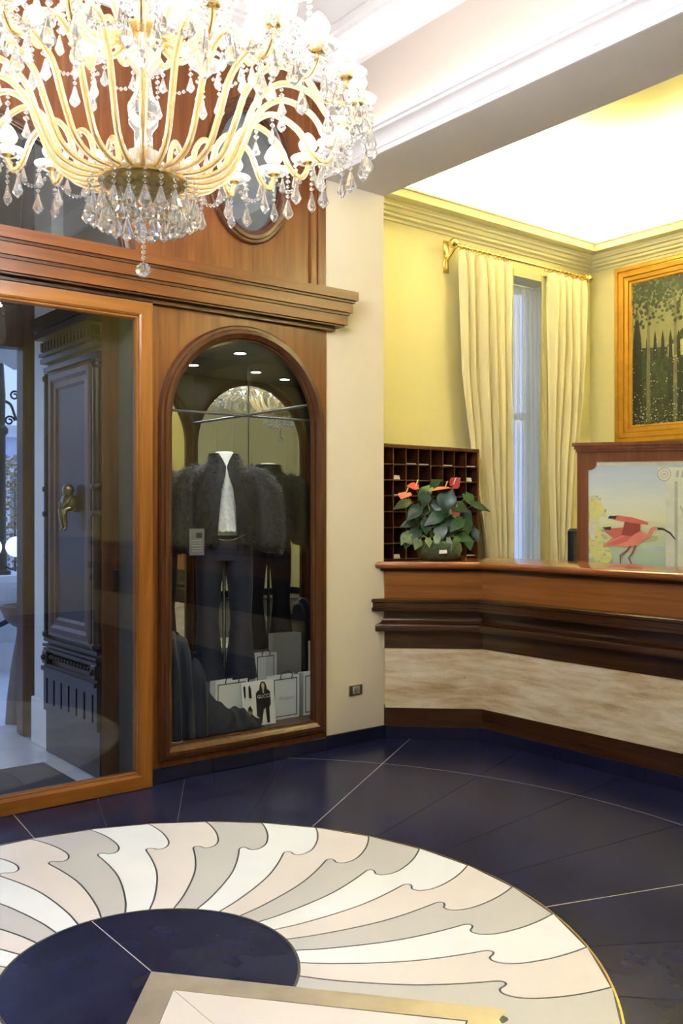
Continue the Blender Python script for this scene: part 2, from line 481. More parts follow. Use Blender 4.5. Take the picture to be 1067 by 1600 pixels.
for ri, (r0, r1) in enumerate(((RO + 0.010, RA), (RA, 3.75), (3.75, 4.95), (4.95, 6.4))):
    for k in range(28):
        a0 = 32.8 + k * STEP; a1 = a0 + STEP
        d = lambda r: math.degrees(G / r)
        poly = [pol(r1 - G, a0 + d(r1) + (a1 - a0 - 2 * d(r1)) * i / 10) for i in range(11)] + \
               [pol(r0 + G, a1 - d(r0) - (a1 - a0 - 2 * d(r0)) * i / 10) for i in range(11)]
        poly = clip_poly(poly, XL + 0.005, 4.46, YB + 0.005, YW + 0.06)
        if len(poly) < 3: continue
        xs = [p[0] for p in poly]; ys = [p[1] for p in poly]
        if max(xs) - min(xs) < 0.03 or max(ys) - min(ys) < 0.03: continue
        MB().prism(poly, XY, -0.005, 0.0).build('slate_tile', 'slate', floor)
for k in range(0, 28, 4):
    a = 32.8 + k * STEP
    p = [pol(RO + 0.01, a), pol(5.0, a)]
    nx, ny = -math.sin(math.radians(a)) * 0.0022, math.cos(math.radians(a)) * 0.0022
    poly = clip_poly([(p[0][0] + nx, p[0][1] + ny), (p[1][0] + nx, p[1][1] + ny), (p[1][0] - nx, p[1][1] - ny), (p[0][0] - nx, p[0][1] - ny)], XL + 0.005, 4.44, YB, YW)
    if len(poly) > 2: MB().prism(poly, XY, -0.005, 0.0003).build('brass_strip', 'steel_brass', floor)
def ring(r0, r1, h0, h1, a0=0, a1=360, n=128):
    mb = MB(); pts = [a0 + (a1 - a0) * i / n for i in range(n + 1)]
    for i in range(n):
        q = [pol(r0, pts[i]), pol(r1, pts[i]), pol(r1, pts[i + 1]), pol(r0, pts[i + 1])]
        mb.add([(*p, h1) for p in q] + [(*p, h0) for p in q], [(0, 1, 2, 3), (7, 6, 5, 4), (0, 4, 5, 1), (2, 6, 7, 3)])
    return mb
ring(RA - 0.002, RA + 0.002, -0.005, 0.0003, -70, 150, 140).build('brass_strip', 'steel_brass', floor)
MB().prism([pol(RO + 0.009, i * 2.5) for i in range(144)], XY, -0.0048, -0.0020).build('medallion_bed', 'petal_joint', floor)
ring(RO + 0.003, RO + 0.010, -0.0045, 0.0004).build('medallion_rim', 'brass', floor)
ring(RI - 0.004, RI + 0.004, -0.0019, 0.0004, -50, 230, 100).build('medallion_rim', 'petal_joint', floor)
# petals: boundary curve digitised as (radius, angle offset)
CURVE = [(0.472, 0.4), (0.55, -1.2), (0.64, -1.9), (0.74, -2.1), (0.84, -1.8), (0.94, -0.9), (1.03, 0.1), (1.085, 0.75), (1.105, 0.6), (1.112, 0.0), (1.105, -0.8),
         (1.093, -1.5), (1.090, -2.2), (1.096, -3.0), (1.115, -3.7), (1.15, -4.1), (1.20, -3.9), (1.28, -2.9), (1.36, -1.5), (1.431, 0.0)]
def catmull(pts, n=3):
    out = []
    for i in range(len(pts) - 1):
        p0, p1, p2, p3 = pts[max(i - 1, 0)], pts[i], pts[i + 1], pts[min(i + 2, len(pts) - 1)]
        for k in range(n):
            t = k / n
            out.append(tuple(0.5 * (2 * p1[j] + (p2[j] - p0[j]) * t + (2 * p0[j] - 5 * p1[j] + 4 * p2[j] - p3[j]) * t * t + (3 * p1[j] - p0[j] - 3 * p2[j] + p3[j]) * t ** 3) for j in range(len(p1))))
    out.append(tuple(pts[-1]))
    return out
CURVE = catmull(CURVE, 3)
def boundary(ang, off):
    pts = [pol(r, ang + d) for r, d in CURVE]
    ms = miters(pts, False)
    return [(p[0] + m[0] * off, p[1] + m[1] * off) for p, m in zip(pts, ms)]
NP = 34; PSTEP = 360 / NP
COLS = ['petal_grey', 'petal_white', 'petal_pink']
petal_mb = {}
for k in range(-16, 14):
    hi = 53.1 - (k) * PSTEP         # petal between hi and hi - step ; k=0 grey
    lo = hi - PSTEP
    if lo < -53.6 or hi > 231: continue
    L = boundary(lo, 0.0038); Hh = boundary(hi, -0.0038)
    MB().prism(L + Hh[::-1], XY, -0.0019, 0.0).build('petal', COLS[k % 3], floor)
# centre disc in two halves, split along the axis of the brass angle
half = lambda s: [(MCX + s * 0.0012, MCY + 0.002)] + [pol(RI - 0.006, 90 - s * (0.15 + 139.5 * i / 40)) for i in range(41)]
for s in (1, -1): MB().prism(half(s), XY, -0.0019, 0.0).build('centre_disc_half', 'slate', floor)
MB().box((MCX - .0016, MCY + .004, -.0019), (MCX + .0016, MCY + RI - .006, .0002)).build('brass_strip', 'petal_grey', floor)
def arm_poly(s):
    """one arm of the brass angle, its end cut like the petals' wave"""
    a = -50 if s > 0 else -130
    u = (math.cos(math.radians(a)), math.sin(math.radians(a)))
    wave = [(1.085, 0.0), (1.103, -0.4), (1.108, -1.2), (1.095, -2.2), (1.09, -3.2), (1.10, -4.2), (1.13, -4.8), (1.20, -4.6), (1.30, -3.3), (1.427, -0.6)]
    edge = [pol(r, a + s * d) for r, d in wave]
    rim = [pol(1.427, a - s * (0.6 + 38.9 * i / 14)) for i in range(1, 15)]
    inner_r = 1.005
    inn = [pol(inner_r, -90 + s * (35.2 * i / 14)) for i in range(15)]
    return [(MCX, MCY)] + edge + rim + inn + [(MCX, MCY - 0.145)]
for s in (1, -1): MB().prism(arm_poly(s), XY, -0.0019, 0.0006).build('brass_angle', 'steel_brass', floor)
for s in (1, -1):
    MB().prism([(MCX + s * 0.001, MCY - 0.148)] + [pol(1.0, -90 + s * 34.9 * (1 - i / 14)) for i in range(15)][:-1] + [(MCX + s * 0.001, MCY - 1.0)], XY, -0.0019, 0.0).build('white_panel', 'petal_pink', floor)

# ------------------------------------------------------------------ walls and ceilings
w = MB().box((XB0, YW, 0), (XB1, YW + 1.0, ZSOF))
w.box((PX_R, YW, 0), (XB0, YW + 1.0, ZSOF))
struct(w.build('wall_pier', 'wall_cream'), 'cream plastered pier between wood panelling and reception opening', 'wall')
b = MB().box((XB0, YB, ZSOF), (XB1, YW + 1.0, 4.45))
struct(b.build('trim_1', 'soffit'), 'wide plastered beam over the reception opening', 'beam')
# cornice along the beam, hall side (offset is left of path: path runs towards -Y => left is +X, so go +Y)
corn = [(0, ZSOF), (0.014, ZSOF), (0.014, ZSOF + 0.028), (0.022, ZSOF + 0.031)] + \
       [(0.022 + 0.05 * (1 - math.cos(t * PI / 2 / 6)), ZSOF + 0.031 + 0.062 * math.sin(t * PI / 2 / 6)) for t in range(1, 7)] + \
       [(0.084, ZSOF + 0.096), (0.084, ZSOF + 0.112), (0.1, ZSOF + 0.116), (0.1, ZSOF + 0.135), (0.088, ZSOF + 0.135), (0.088, ZSOF + 0.115), (0, ZSOF + 0.115)]
o = sweep([(XB0, YB), (XB0, YW)], corn, XY).build('trim_2', 'plaster_white', smooth=40)
struct(o, 'white moulded cornice along the lower edge of the beam', 'cornice')
led = MB().box((XB0 - 0.072, YB + 0.05, ZSOF + 0.118), (XB0 - 0.03, YW - 0.03, ZSOF + 0.124)).build('led_strip', 'hall_led', o)
crown = lambda z: [(0, z), (0.02, z), (0.02, z + 0.018), (0.035, z + 0.02), (0.05, z + 0.05), (0.09, z + 0.09), (0.14, z + 0.115), (0.15, z + 0.12), (0.15, z + 0.14), (0.175, z + 0.145), (0.175, ZC_H), (0, ZC_H)]
o = sweep([(XL, YB), (XB0, YB), (XB0, YW), (XL, YW)], crown(4.088), XY, closed=True).build('trim_3', 'plaster_white', smooth=40)
struct(o, 'white crown moulding under the hall ceiling', 'crown moulding')
struct(MB().box((XL - 0.2, YB - 0.2, ZC_H), (XB0 + 0.02, YW + 0.2, ZC_H + 0.12)).build('ceiling', 'ceiling_white'), 'white hall ceiling above the chandelier', 'ceiling')
def added_spot(x, y, label):  # lamps added out of view to brighten the floor medallion and the panelled wall
    t = thing('added_downlight', (x, y, ZC_H), label, 'downlight', 'added fill downlights in the hall ceiling')
    MB().lathe([(.075, 0.0), (.075, -.006), (.058, -.010), (.055, -.002), (.055, 0.0)], (x, y, ZC_H), 24).build('trim_ring', 'steel_rod', t, smooth=40)
    MB().lathe([(0, -.003), (.054, -.003), (.054, -.001), (0, -.001)], (x, y, ZC_H), 20).build('lens', 'downlight_lens', t)
    ld = bpy.data.lights.new('downlight_beam', 'SPOT'); ld.energy = LV['hall_fill']; ld.color = (0.94, 0.97, 1.0); ld.spot_size = 1.25; ld.spot_blend = 0.8; ld.shadow_soft_size = 0.07
    lo = bpy.data.objects.new('downlight_beam', ld); COL.objects.link(lo); lo.parent = t; lo.location = (0, 0, -.03)
for sx_, sy_, lb in ((0.45, 1.55, 'added fill downlight in the ceiling nearest the room centre'), (2.35, 1.55, 'added fill downlight in the ceiling near the reception beam'), (0.45, 3.55, 'added fill downlight in the ceiling near the glass doors'), (2.35, 3.55, 'added fill downlight in the ceiling near the arched showcase'), (-0.6, -1.7, 'added fill downlight before the panelled wall, away from the beam'), (1.7, -1.7, 'added fill downlight before the panelled wall, on the beam side')): added_spot(sx_, sy_, lb)
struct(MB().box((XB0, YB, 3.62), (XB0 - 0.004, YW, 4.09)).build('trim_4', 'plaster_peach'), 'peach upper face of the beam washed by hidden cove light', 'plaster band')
# walls out of the picture, panelled (seen in the showcase mirrors)
def panel_wall(name, mapf, a0, a1, label, fl='wall_panel'):
    base = MB()
    base.prism([(a0, 0), (a1, 0), (a1, 4.35), (a0, 4.35)], mapf, -0.15, 0)
    wobj = struct(base.build(name, fl), label, 'wall')
    n = max(1, round((a1 - a0) / 1.5)); wd = (a1 - a0) / n
    prof = [(0, 0), (0.05, 0), (0.05, 0.012), (0.03, 0.03), (0.01, 0.022), (0, 0.012)]
    for i in range(n):
        x0 = a0 + i * wd + 0.14; x1 = a0 + (i + 1) * wd - 0.14
        for z0, z1 in ((0.25, 0.85), (1.1, 3.7)):
            sweep([(x0, z0), (x1, z0), (x1, z1), (x0, z1)], prof, mapf, closed=True).build('panel_moulding', 'crown_yellow', wobj)
    for z0 in (0.95,):
        MB().prism([(a0, z0), (a1, z0), (a1, z0 + 0.05), (a0, z0 + 0.05)], mapf, 0, 0.035).build('dado_rail', 'crown_yellow', wobj)
    MB().prism([(a0, 0), (a1, 0), (a1, 0.12), (a0, 0.12)], mapf, 0, 0.02).build('skirting', 'slate_base', wobj)
    return wobj
panel_wall('wall_back', lambda p, h: (p[0], YB + h, p[1]), XL, XP, 'panelled yellow wall facing the entrance')
panel_wall('wall_left', lambda p, h: (XL + h, p[0], p[1]), YB, YW, 'panelled yellow side wall of the hall')
struct(MB().box((XL - 0.15, YW, 0), (-0.42, YW + 0.2, 4.3)).build('wall_entrance', 'wall_panel'), 'plastered wall left of the entrance doors', 'wall')

# reception walls: window opening x 5.90..6.62, z 0.35..3.50
WX0, WX1, WZ0, WZ1 = 5.92, 6.62, 0.35, 3.50
mw = MB()
mw.box((XB1 - 0.3, YR, 0), (WX0, YR + 0.35, 4.4)).box((WX1, YR, 0), (XP + 0.2, YR + 0.35, 4.4))
mw.box((WX0, YR, 0), (WX1, YR + 0.35, WZ0)).box((WX0, YR, WZ1), (WX1, YR + 0.35, 4.4))
struct(mw.build('wall_window', 'wall_yellow'), 'yellow reception wall behind the curtains', 'wall')
struct(MB().box((XP, YB - 0.1, 0), (XP + 0.2, YR + 0.35, 4.4)).build('wall_picture', 'wall_yellow'), 'yellow reception wall carrying the gold framed painting', 'wall')
struct(MB().box((XB1 - 0.02, YW + 1.0 - 0.2, 0), (XB1, YR, 3.5)).build('wall_return', 'wall_yellow'), 'yellow return of the pier inside the reception', 'wall')
struct(MB().box((XB1 - 0.02, YB - 0.2, ZC_R), (XP + 0.2, YR + 0.35, ZC_R + 0.1)).build('ceiling_reception', 'ceiling_yellow'), 'pale yellow reception ceiling lit by hidden cove strips', 'ceiling')
# curved cove between wall and ceiling
cove = [(0, 4.02)] + [(0.34 * (1 - math.cos(t * PI / 16)), 4.02 + 0.34 * math.sin(t * PI / 16)) for t in range(1, 9)] + [(0, ZC_R)]
path_r = [(XP, YB), (XP, YR), (XB1, YR)]
struct(sweep(path_r, cove, XY).build('trim_5', 'ceiling_yellow', smooth=40), 'curved cove where the reception walls meet the ceiling', 'cove')
zc = 3.69
crn = [(0, zc), (0.02, zc), (0.02, zc + 0.02), (0.055, zc + 0.026), (0.055, zc + 0.045), (0.075, zc + 0.05), (0.085, zc + 0.075), (0.105, zc + 0.082), (0.105, zc + 0.098)] + \
      [(0.11 + 0.10 * (1 - math.cos(t * PI / 2 / 6)), zc + 0.10 + 0.075 * math.sin(t * PI / 2 / 6)) for t in range(0, 7)] + \
      [(0.225, zc + 0.178), (0.225, zc + 0.192), (0.215, zc + 0.192), (0.205, zc + 0.12), (0, zc + 0.12)]
o = struct(sweep(path_r, crn, XY).build('trim_6', 'crown_yellow', smooth=35), 'stepped yellow crown moulding hiding the cove light', 'crown moulding')
MB().box((XP - 0.13, YB + 0.1, zc + 0.124), (XP - 0.05, YR - 0.14, zc + 0.130)).build('led_strip', 'recep_led', o)
MB().box((XB1 + 0.06, YR - 0.13, zc + 0.124), (XP - 0.14, YR - 0.05, zc + 0.130)).build('led_strip', 'recep_led', o)
# window behind the sheer
win = thing('window_1', ((WX0 + WX1) / 2, YR + 0.25, WZ0), 'tall window behind the sheer curtain', 'window', kind='structure')
for a, b in (((WX0, YR + 0.24, WZ0), (WX0 + 0.05, YR + 0.3, WZ1)), ((WX1 - 0.05, YR + 0.24, WZ0), (WX1, YR + 0.3, WZ1)), ((WX0 + 0.05, YR + 0.24, WZ0), (WX1 - 0.05, YR + 0.3, WZ0 + 0.06)), ((WX0 + 0.05, YR + 0.24, WZ1 - 0.06), (WX1 - 0.05, YR + 0.3, WZ1)), ((WX0 + 0.05, YR + 0.24, 2.3), (WX1 - 0.05, YR + 0.3, 2.36))):
    MB().cbox(a, b, 0.006).build('window_frame', 'white_paint', win)
MB().box((WX0 + 0.05, YR + 0.268, WZ0 + 0.06), (WX1 - 0.05, YR + 0.274, 2.3)).build('pane', 'pane_clear', win)
MB().box((WX0 + 0.05, YR + 0.268, 2.36), (WX1 - 0.05, YR + 0.274, WZ1 - 0.06)).build('pane', 'pane_clear', win)

# slate baseboards
bb = lambda a, b, nm: MB().cbox(a, b, 0.003).build('slate_piece', 'slate_base', nm)
base_h = thing('baseboard_hall', (2.9, YW, 0), 'low blue slate baseboard under the showcase and pier', 'baseboard', kind='structure')
for x0, x1 in ((2.285, 2.66), (2.664, 3.06), (3.064, 3.455)): bb((x0, YW - 0.022, 0), (x1, YW + 0.02, 0.078), base_h)
bb((3.459, YW - 0.016, 0), (3.955, YW + 0.0, 0.085), base_h)

# ================================================================== wood panelled entrance front
WF = wall_y(YW)              # h is towards the room
# arched showcase opening
AX, AR, AZ0, AZS = 2.880, 0.476, 0.197, 1.968      # centre, radius, sill, springing
def arch_loop(grow=0.0, n=28, zb=None):
    r = AR + grow
    zb = AZ0 - grow if zb is None else zb
    return [(AX - r, zb), (AX + r, zb)] + [(AX + r * math.cos(PI * i / n), AZS + r * math.sin(PI * i / n)) for i in range(n + 1)]
wall_front = thing('wall_front', (2.0, YW, 0), 'wood panelled entrance front above and beside the glass doors', 'wall', kind='structure')
PL = 2.262
MB().plate([[(PL, 0.08), (PX_R, 0.08), (PX_R, 2.62), (PL, 2.62)], arch_loop(0.05)[::-1]], WF, -0.03, 0.015).build('lower_panel', 'wood_z', wall_front)
# transom window (flattened arch) and oval window in the upper panel
TX, TA, TZ, TB = 0.93, 1.20, 2.78, 0.66
def transom(grow=0.0, n=36):
    return [(TX + (TA + grow) * math.cos(PI * i / n), TZ + (TB + grow) * math.sin(PI * i / n)) for i in range(n + 1)]
OX, OZ, OA, OB = 2.908, 3.43, 0.212, 0.342
def oval(grow=0.0, n=44):
    return [(OX + (OA + grow) * math.cos(2 * PI * i / n), OZ + (OB + grow) * math.sin(2 * PI * i / n)) for i in range(n)]
MB().plate([[(-0.42, 2.60), (TX - TA, 2.60), (TX + TA, 2.60), (PX_R, 2.60), (PX_R, 4.088), (-0.42, 4.088)], transom()[::-1], oval(0.03)[::-1]], WF, -0.03, 0.0).build('upper_panel', 'wood_z', wall_front)
# mouldings
half_round = lambda w, h: [(0, -0.02), (w, -0.02), (w, h * 0.45), (w * 0.9, h * 0.7), (w * 0.72, h * 0.72), (w * 0.66, h), (w * 0.42, h * 1.05), (w * 0.3, h * 0.8), (w * 0.14, h * 0.62), (w * 0.1, h * 0.25), (0, h * 0.2)]
window_2 = thing('window_2', (AX, YW, AZ0), 'arched showcase window with heavy moulded wooden surround', 'window', kind='structure')
prof = [(-o, h) for o, h in half_round(0.082, 0.042)]
sweep(arch_loop(), prof, wall_y(YW - 0.012), closed=True).build('surround', 'walnut_z', window_2, smooth=35)
MB().prism(arch_loop(0.02), WF, -0.022, -0.014).build('pane', 'pane_case', window_2)
window_3 = thing('window_3', (OX, YW, OZ - OB), 'oval window in the wood panelling beside the chandelier', 'window', kind='structure')
sweep(oval(), [(-o, h) for o, h in half_round(0.08, 0.034)], WF, closed=True).build('surround', 'walnut_x', window_3, smooth=35)
MB().prism(oval(0.015), WF, -0.026, -0.018).build('pane', 'pane_dark', window_3)
window_4 = thing('window_4', (TX, YW, TZ), 'wide flat arched transom window over the glass doors', 'window', kind='structure')
sweep(transom(), [(-o, h) for o, h in half_round(0.07, 0.03)], WF).build('surround', 'walnut_x', window_4, smooth=35)
MB().prism(transom(0.01), WF, -0.026, -0.018).build('pane', 'pane_dark', window_4)
# vertical flutes on the upper right stile
for x in (3.343, 3.352, 3.425, 3.437):
    MB().tube([(x, YW - 0.001, 2.81), (x, YW - 0.001, 4.087)], 0.0065, 6).build('reed', 'wood_z', wall_front)
MB().cbox((3.405, YW - 0.012, 2.80), (PX_R, YW, 4.087), 0.003).build('edge_strip', 'wood_z', wall_front)
# stepped cornice
def ret_board(o0, z0, z1, lip=None):
    """a board standing o0 proud of the wall and returned round the right end"""
    e = PX_R + o0
    return MB().prism([(-0.45, YW - 0.001), (-0.45, YW - o0), (e, YW - o0), (e, YW - 0.001)], XY, z0, z1)
for nm, o0, z0, z1 in (('cornice_board', 0.148, 2.752, 2.806), ('cornice_fillet', 0.134, 2.738, 2.752), ('cornice_board', 0.123, 2.680, 2.738), ('cornice_fillet', 0.110, 2.664, 2.680), ('cornice_board', 0.100, 2.606, 2.664), ('cornice_fillet', 0.085, 2.596, 2.606), ('cornice_fillet', 0.045, 2.572, 2.596)):
    ret_board(o0, z0, z1).build(nm, 'walnut_x' if 'fillet' in nm else 'wood_x', wall_front)

# ------------------------------------------------------------------ sliding glass doors
def glass_door(name, x0, x1, z0, z1, yf, label, st=0.10, rail=0.077):
    d = thing(name, ((x0 + x1) / 2, yf, z0), label, 'door', kind='structure')
    fm = wall_y(yf + 0.045)
    pr = [(0, 0), (st, 0), (st, 0.02), (st * 0.92, 0.03), (st * 0.84, 0.031), (st * 0.8, 0.039), (st * 0.7, 0.045), (0, 0.045)]
    path = [(x0, z0), (x1, z0), (x1, z1), (x0, z1)]
    for i, (nm, m) in enumerate((('bottom_rail', 'doorwood_x'), ('stile', 'doorwood_z'), ('top_rail', 'doorwood_x'), ('stile', 'doorwood_z'))):
        sweep(path, pr, fm, closed=True, seg=i).build(nm, m, d)
    MB().box((x0 + st - 0.01, yf + 0.018, z0 + st - 0.01), (x1 - st + 0.01, yf + 0.026, z1 - st + 0.01)).build('pane', 'pane_door', d)
    return d
glass_door('door_1', 0.99, 2.266, 0.004, 2.566, 4.485, 'sliding glass door in an orange brown wooden frame', 0.092)
glass_door('door_2', -0.40, 1.02, 0.004, 2.566, 4.533, 'inner glass door leaf left of the sliding door', 0.092)
struct(MB().cbox((-0.42, 4.478, 2.568), (2.262, 4.535, 2.574), 0.002).build('trim_8', 'black_plastic'), 'dark sliding track above the glass doors', 'track')

# ------------------------------------------------------------------ showcase interior
CX0, CX1, CY1, CZ0, CZ1 = 2.30, 3.405, 5.33, 0.185, 2.475
sc = thing('wall_showcase', ((CX0 + CX1) / 2, 4.95, 0), 'recessed mirrored showcase behind the arched window', 'display case', kind='structure')
MB().box((CX0, YW + 0.041, 0.02), (CX1, CY1, CZ0)).build('case_floor', 'walnut_x', sc)
MB().box((CX0, YW + 0.041, CZ1), (CX1, CY1, CZ1 + 0.03)).build('case_ceiling', 'case_dark', sc)
MB().box((CX0 - 0.02, YW + 0.041, 0.02), (CX0, CY1, CZ1 + 0.03)).build('case_side', 'carved_dark', sc)
MB().box((CX0 - 0.02, CY1, 0.02), (CX1, CY1 + 0.006, CZ1 + 0.03)).build('mirror', 'mirror', sc)
MB().box((CX1, YW + 0.041, 0.02), (CX1 + 0.006, CY1 + 0.006, CZ1 + 0.03)).build('mirror', 'mirror', sc)
MB().box((CX1 - 0.003, CY1 - 0.003, CZ0), (CX1, CY1, CZ1)).build('mirror_seam', 'black_plastic', sc)
for li, (x, y) in enumerate(((3.15, 5.03), (2.78, 4.86))):
    MB().lathe([(0.045, 0.0), (0.045, -0.006), (0.036, -0.008), (0.036, 0.0)], (x, y, CZ1), 20).build('downlight_ring', 'steel_rod', sc)
    MB().lathe([(0.0, -0.004), (0.034, -0.004), (0.034, -0.001), (0.0, -0.001)], (x, y, CZ1), 16).build('downlight_lens', 'downlight_lens', sc)
    if li > 2: continue
    ld = bpy.data.lights.new('downlight_beam', 'SPOT'); ld.energy = LV['spot']; ld.color = (1.0, 0.95, 0.86); ld.spot_size = 1.9; ld.spot_blend = 0.6; ld.shadow_soft_size = 0.03
    lo = bpy.data.objects.new('downlight_beam', ld); COL.objects.link(lo); lo.parent = sc; lo.location = Vector((x, y, CZ1 - 0.02)) - ORG[sc]
MB().plate([[(CX0, 0.1), (CX1, 0.1), (CX1, 2.5), (CX0, 2.5)], arch_loop(0.05)[::-1]], WF, -0.04, -0.0305).build('inner_lining', 'case_dark', sc)
r1 = MB().tube([(CX0, CY1 - .014, 2.113), (CX1, CY1 - .014, 2.113)], 0.008, 10).build('hanging_rail', 'steel_rod', base=(2.85, CY1 - .014, 2.10))
tag(r1, 'thin steel rail along the rear mirror of the showcase', 'rail')
r2 = MB().tube([(CX1 - .014, YW + 0.045, 2.122), (CX1 - .014, CY1 - .024, 2.122)], 0.008, 10).build('hanging_rail', 'steel_rod', base=(CX1 - .014, 4.95, 2.11))
tag(r2, 'thin steel rail running front to back along the showcase side mirror', 'rail')

# mannequin with fur jacket and flared trousers
MX, MY = 2.945, 4.88
mq = thing('mannequin', (MX, MY, CZ0), 'headless white mannequin in dark fur jacket and flared navy trousers', 'mannequin')
def loft(mb, secs, seg=24, open_at=None):
    vs = []
    for (z, hx, hy, cx, cy) in secs:
        for k in range(seg):
            a = 2 * PI * k / seg
            vs.append((MX + cx + hx * math.cos(a), MY + cy + hy * math.sin(a), z))
    fs = [(i * seg + k, i * seg + (k + 1) % seg, (i + 1) * seg + (k + 1) % seg, (i + 1) * seg + k) for i in range(len(secs) - 1) for k in range(seg)]
    fs += [tuple(range(seg)), tuple(range((len(secs) - 1) * seg, len(secs) * seg))]
    mb.add(vs, fs); return mb
loft(MB(), [(1.20, .15, .10, 0, 0), (1.34, .125, .09, 0, 0), (1.52, .15, .105, 0, 0), (1.66, .16, .10, 0, 0), (1.72, .10, .075, 0, 0), (1.755, .058, .055, 0, 0), (1.82, .055, .054, 0, 0), (1.826, .05, .05, 0, 0)]).build('body', 'mannequin_white', mq, smooth=60)
# jacket: torso shell plus two sleeves, front left open
def ring_pts(secs, a0, a1, n):
    vs = []
    for (z, hx, hy, cx, cy) in secs:
        for k in range(n + 1):
            a = a0 + (a1 - a0) * k / n
            vs.append(Vector((MX + cx + hx * math.cos(a), MY + cy + hy * math.sin(a), z)))
    return vs
JS = [(1.27, .215, .165, 0, 0), (1.36, .21, .16, 0, 0), (1.48, .205, .155, 0, 0), (1.60, .20, .15, 0, 0), (1.68, .185, .13, 0, 0), (1.735, .125, .10, 0, 0), (1.775, .088, .085, 0, 0), (1.815, .092, .085, 0, .005)]
jm = MB(); nseg = 26
# opening widens downward below the collar: per-section half opening angle
OPEN = [0.30, 0.27, 0.23, 0.17, 0.05, 0.02, 0.22, 0.50]
vs = []
for (z, hx, hy, cx, cy), op in zip(JS, OPEN):
    for k in range(nseg + 1):
        a = -PI / 2 + op + (2 * PI - 2 * op) * k / nseg
        wob = 1 + 0.03 * math.sin(7 * a + z * 20)
        vs.append((MX + cx + hx * wob * math.cos(a), MY + cy + hy * wob * math.sin(a), z))
jm.add(vs, [(i * (nseg + 1) + k, i * (nseg + 1) + k + 1, (i + 1) * (nseg + 1) + k + 1, (i + 1) * (nseg + 1) + k) for i in range(len(JS) - 1) for k in range(nseg)])
for s in (1, -1):
    pts = [(MX + s * .13, MY, 1.685), (MX + s * .20, MY - .005, 1.655), (MX + s * .245, MY - .02, 1.57), (MX + s * .262, MY - .035, 1.45), (MX + s * .268, MY - .06, 1.34), (MX + s * .262, MY - .08, 1.25), (MX + s * .258, MY - .085, 1.22)]
    jm.tube(pts, [.07, .088, .092, .09, .088, .082, .06], 14)
coat = jm.build('fur_jacket', 'fur', mq, smooth=60)
# long hairs
rnd = random.Random(3); fm = MB()
for p in coat.data.polygons:
    nrm = p.normal.copy(); vv = [coat.data.vertices[i].co + ORG[coat] for i in p.vertices]
    for _ in range(int(min(60, p.area * 11000))):
        u, v2 = rnd.random(), rnd.random()
        if len(vv) == 4: q = vv[0].lerp(vv[1], u).lerp(vv[3].lerp(vv[2], u), v2)
        else: q = vv[0].lerp(vv[1], u).lerp(vv[2], v2 * .7)
        if (q - Vector((MX, MY, q.z))).dot(nrm) < 0: nrm = -nrm
        d = (nrm * 0.75 + Vector((rnd.uniform(-.3, .3), rnd.uniform(-.3, .3), rnd.uniform(-1.1, -.1)))).normalized()
        L = rnd.uniform(.02, .042); sd = d.orthogonal().normalized() * rnd.uniform(.0012, .0028)
        fm.add([q - sd, q + sd, q + d * L], [(0, 1, 2)])
o = fm.build('fur_hairs', 'fur', coat); o['kind'] = 'stuff'
# lace top in the opening
MB().grid(lambda u, v: (MX - .052 + .105 * u * (1 - .35 * v) + 0.012 * v, MY - .150 + .02 * abs(u - .5) * 2 + 0.03 * v, 1.345 + .27 * v + .006 * math.sin(u * 20)), 10, 14).build('lace_top', 'lace_white', mq, smooth=60)
bl = [(MX - .06 + .17 * t, MY - .19 + .05 * t, 1.30 - .03 * math.sin(PI * t * .5) + .06 * t * t) for t in [i / 14 for i in range(15)]]
MB().tube(bl, 0.005, 6).build('chain_belt', 'brass_bright', mq, smooth=60)
# trousers
tm = MB()
for s in (1, -1):
    secs = [(1.31, .085, .085, s * .075, 0), (1.18, .092, .10, s * .083, 0), (1.02, .078, .088, s * .096, 0), (.80, .064, .072, s * .100, -.005), (.62, .080, .085, s * .098, -.005), (.455, .102, .10, s * .098, -.01), (.45, .09, .09, s * .098, -.01)]
    loft(tm, secs, 20)
tm.add(*(lambda b: (b.v, b.f))(loft(MB(), [(1.32, .155, .095, 0, 0), (1.24, .172, .105, 0, 0), (1.17, .16, .10, 0, 0)], 20)))
tm.build('trousers', 'trouser_cloth', mq, smooth=50)
MB().tube([(MX, MY + .02, CZ0 + .012), (MX, MY + .02, 1.2)], .011, 10).lathe([(.13, 0), (.13, .008), (.015, .014)], (MX, MY + .02, CZ0), 24).build('stand', 'steel_rod', mq, smooth=40)

mq.rotation_euler.z = -0.42

# flat-art helper: coloured shapes layered in one thin mesh
def art(shapes, fmap, mats, name, parent, step=0.0004, h0=0.0):
    mb = MB(); order = []
    for i, (poly, m) in enumerate(shapes):
        if m not in order: order.append(m)
        tri = tessellate_polygon([[Vector((p[0], p[1], 0)) for p in poly]])
        mb.add([fmap(p, h0 + step * (i + 1)) for p in poly], [tuple(t) for t in tri], order.index(m))
    return mb.build(name, order, parent)
def text_mesh(txt, name, mat, parent, fmap, x, z, size, align='CENTER', shear=0.0):
    cu = bpy.data.curves.new('lettering', 'FONT'); cu.body = txt; cu.size = size; cu.align_x = align; cu.shear = shear
    ob = bpy.data.objects.new('lettering_tmp', cu); COL.objects.link(ob)
    dg = bpy.context.evaluated_depsgraph_get()
    me = bpy.data.meshes.new_from_object(ob.evaluated_get(dg))
    mb = MB(); mb.add([fmap((x + v.co.x, z + v.co.y), 0.0012) for v in me.vertices], [tuple(p.vertices) for p in me.polygons])
    bpy.data.objects.remove(ob); bpy.data.curves.remove(cu); bpy.data.meshes.remove(me)
    return mb.build(name, mat, parent)

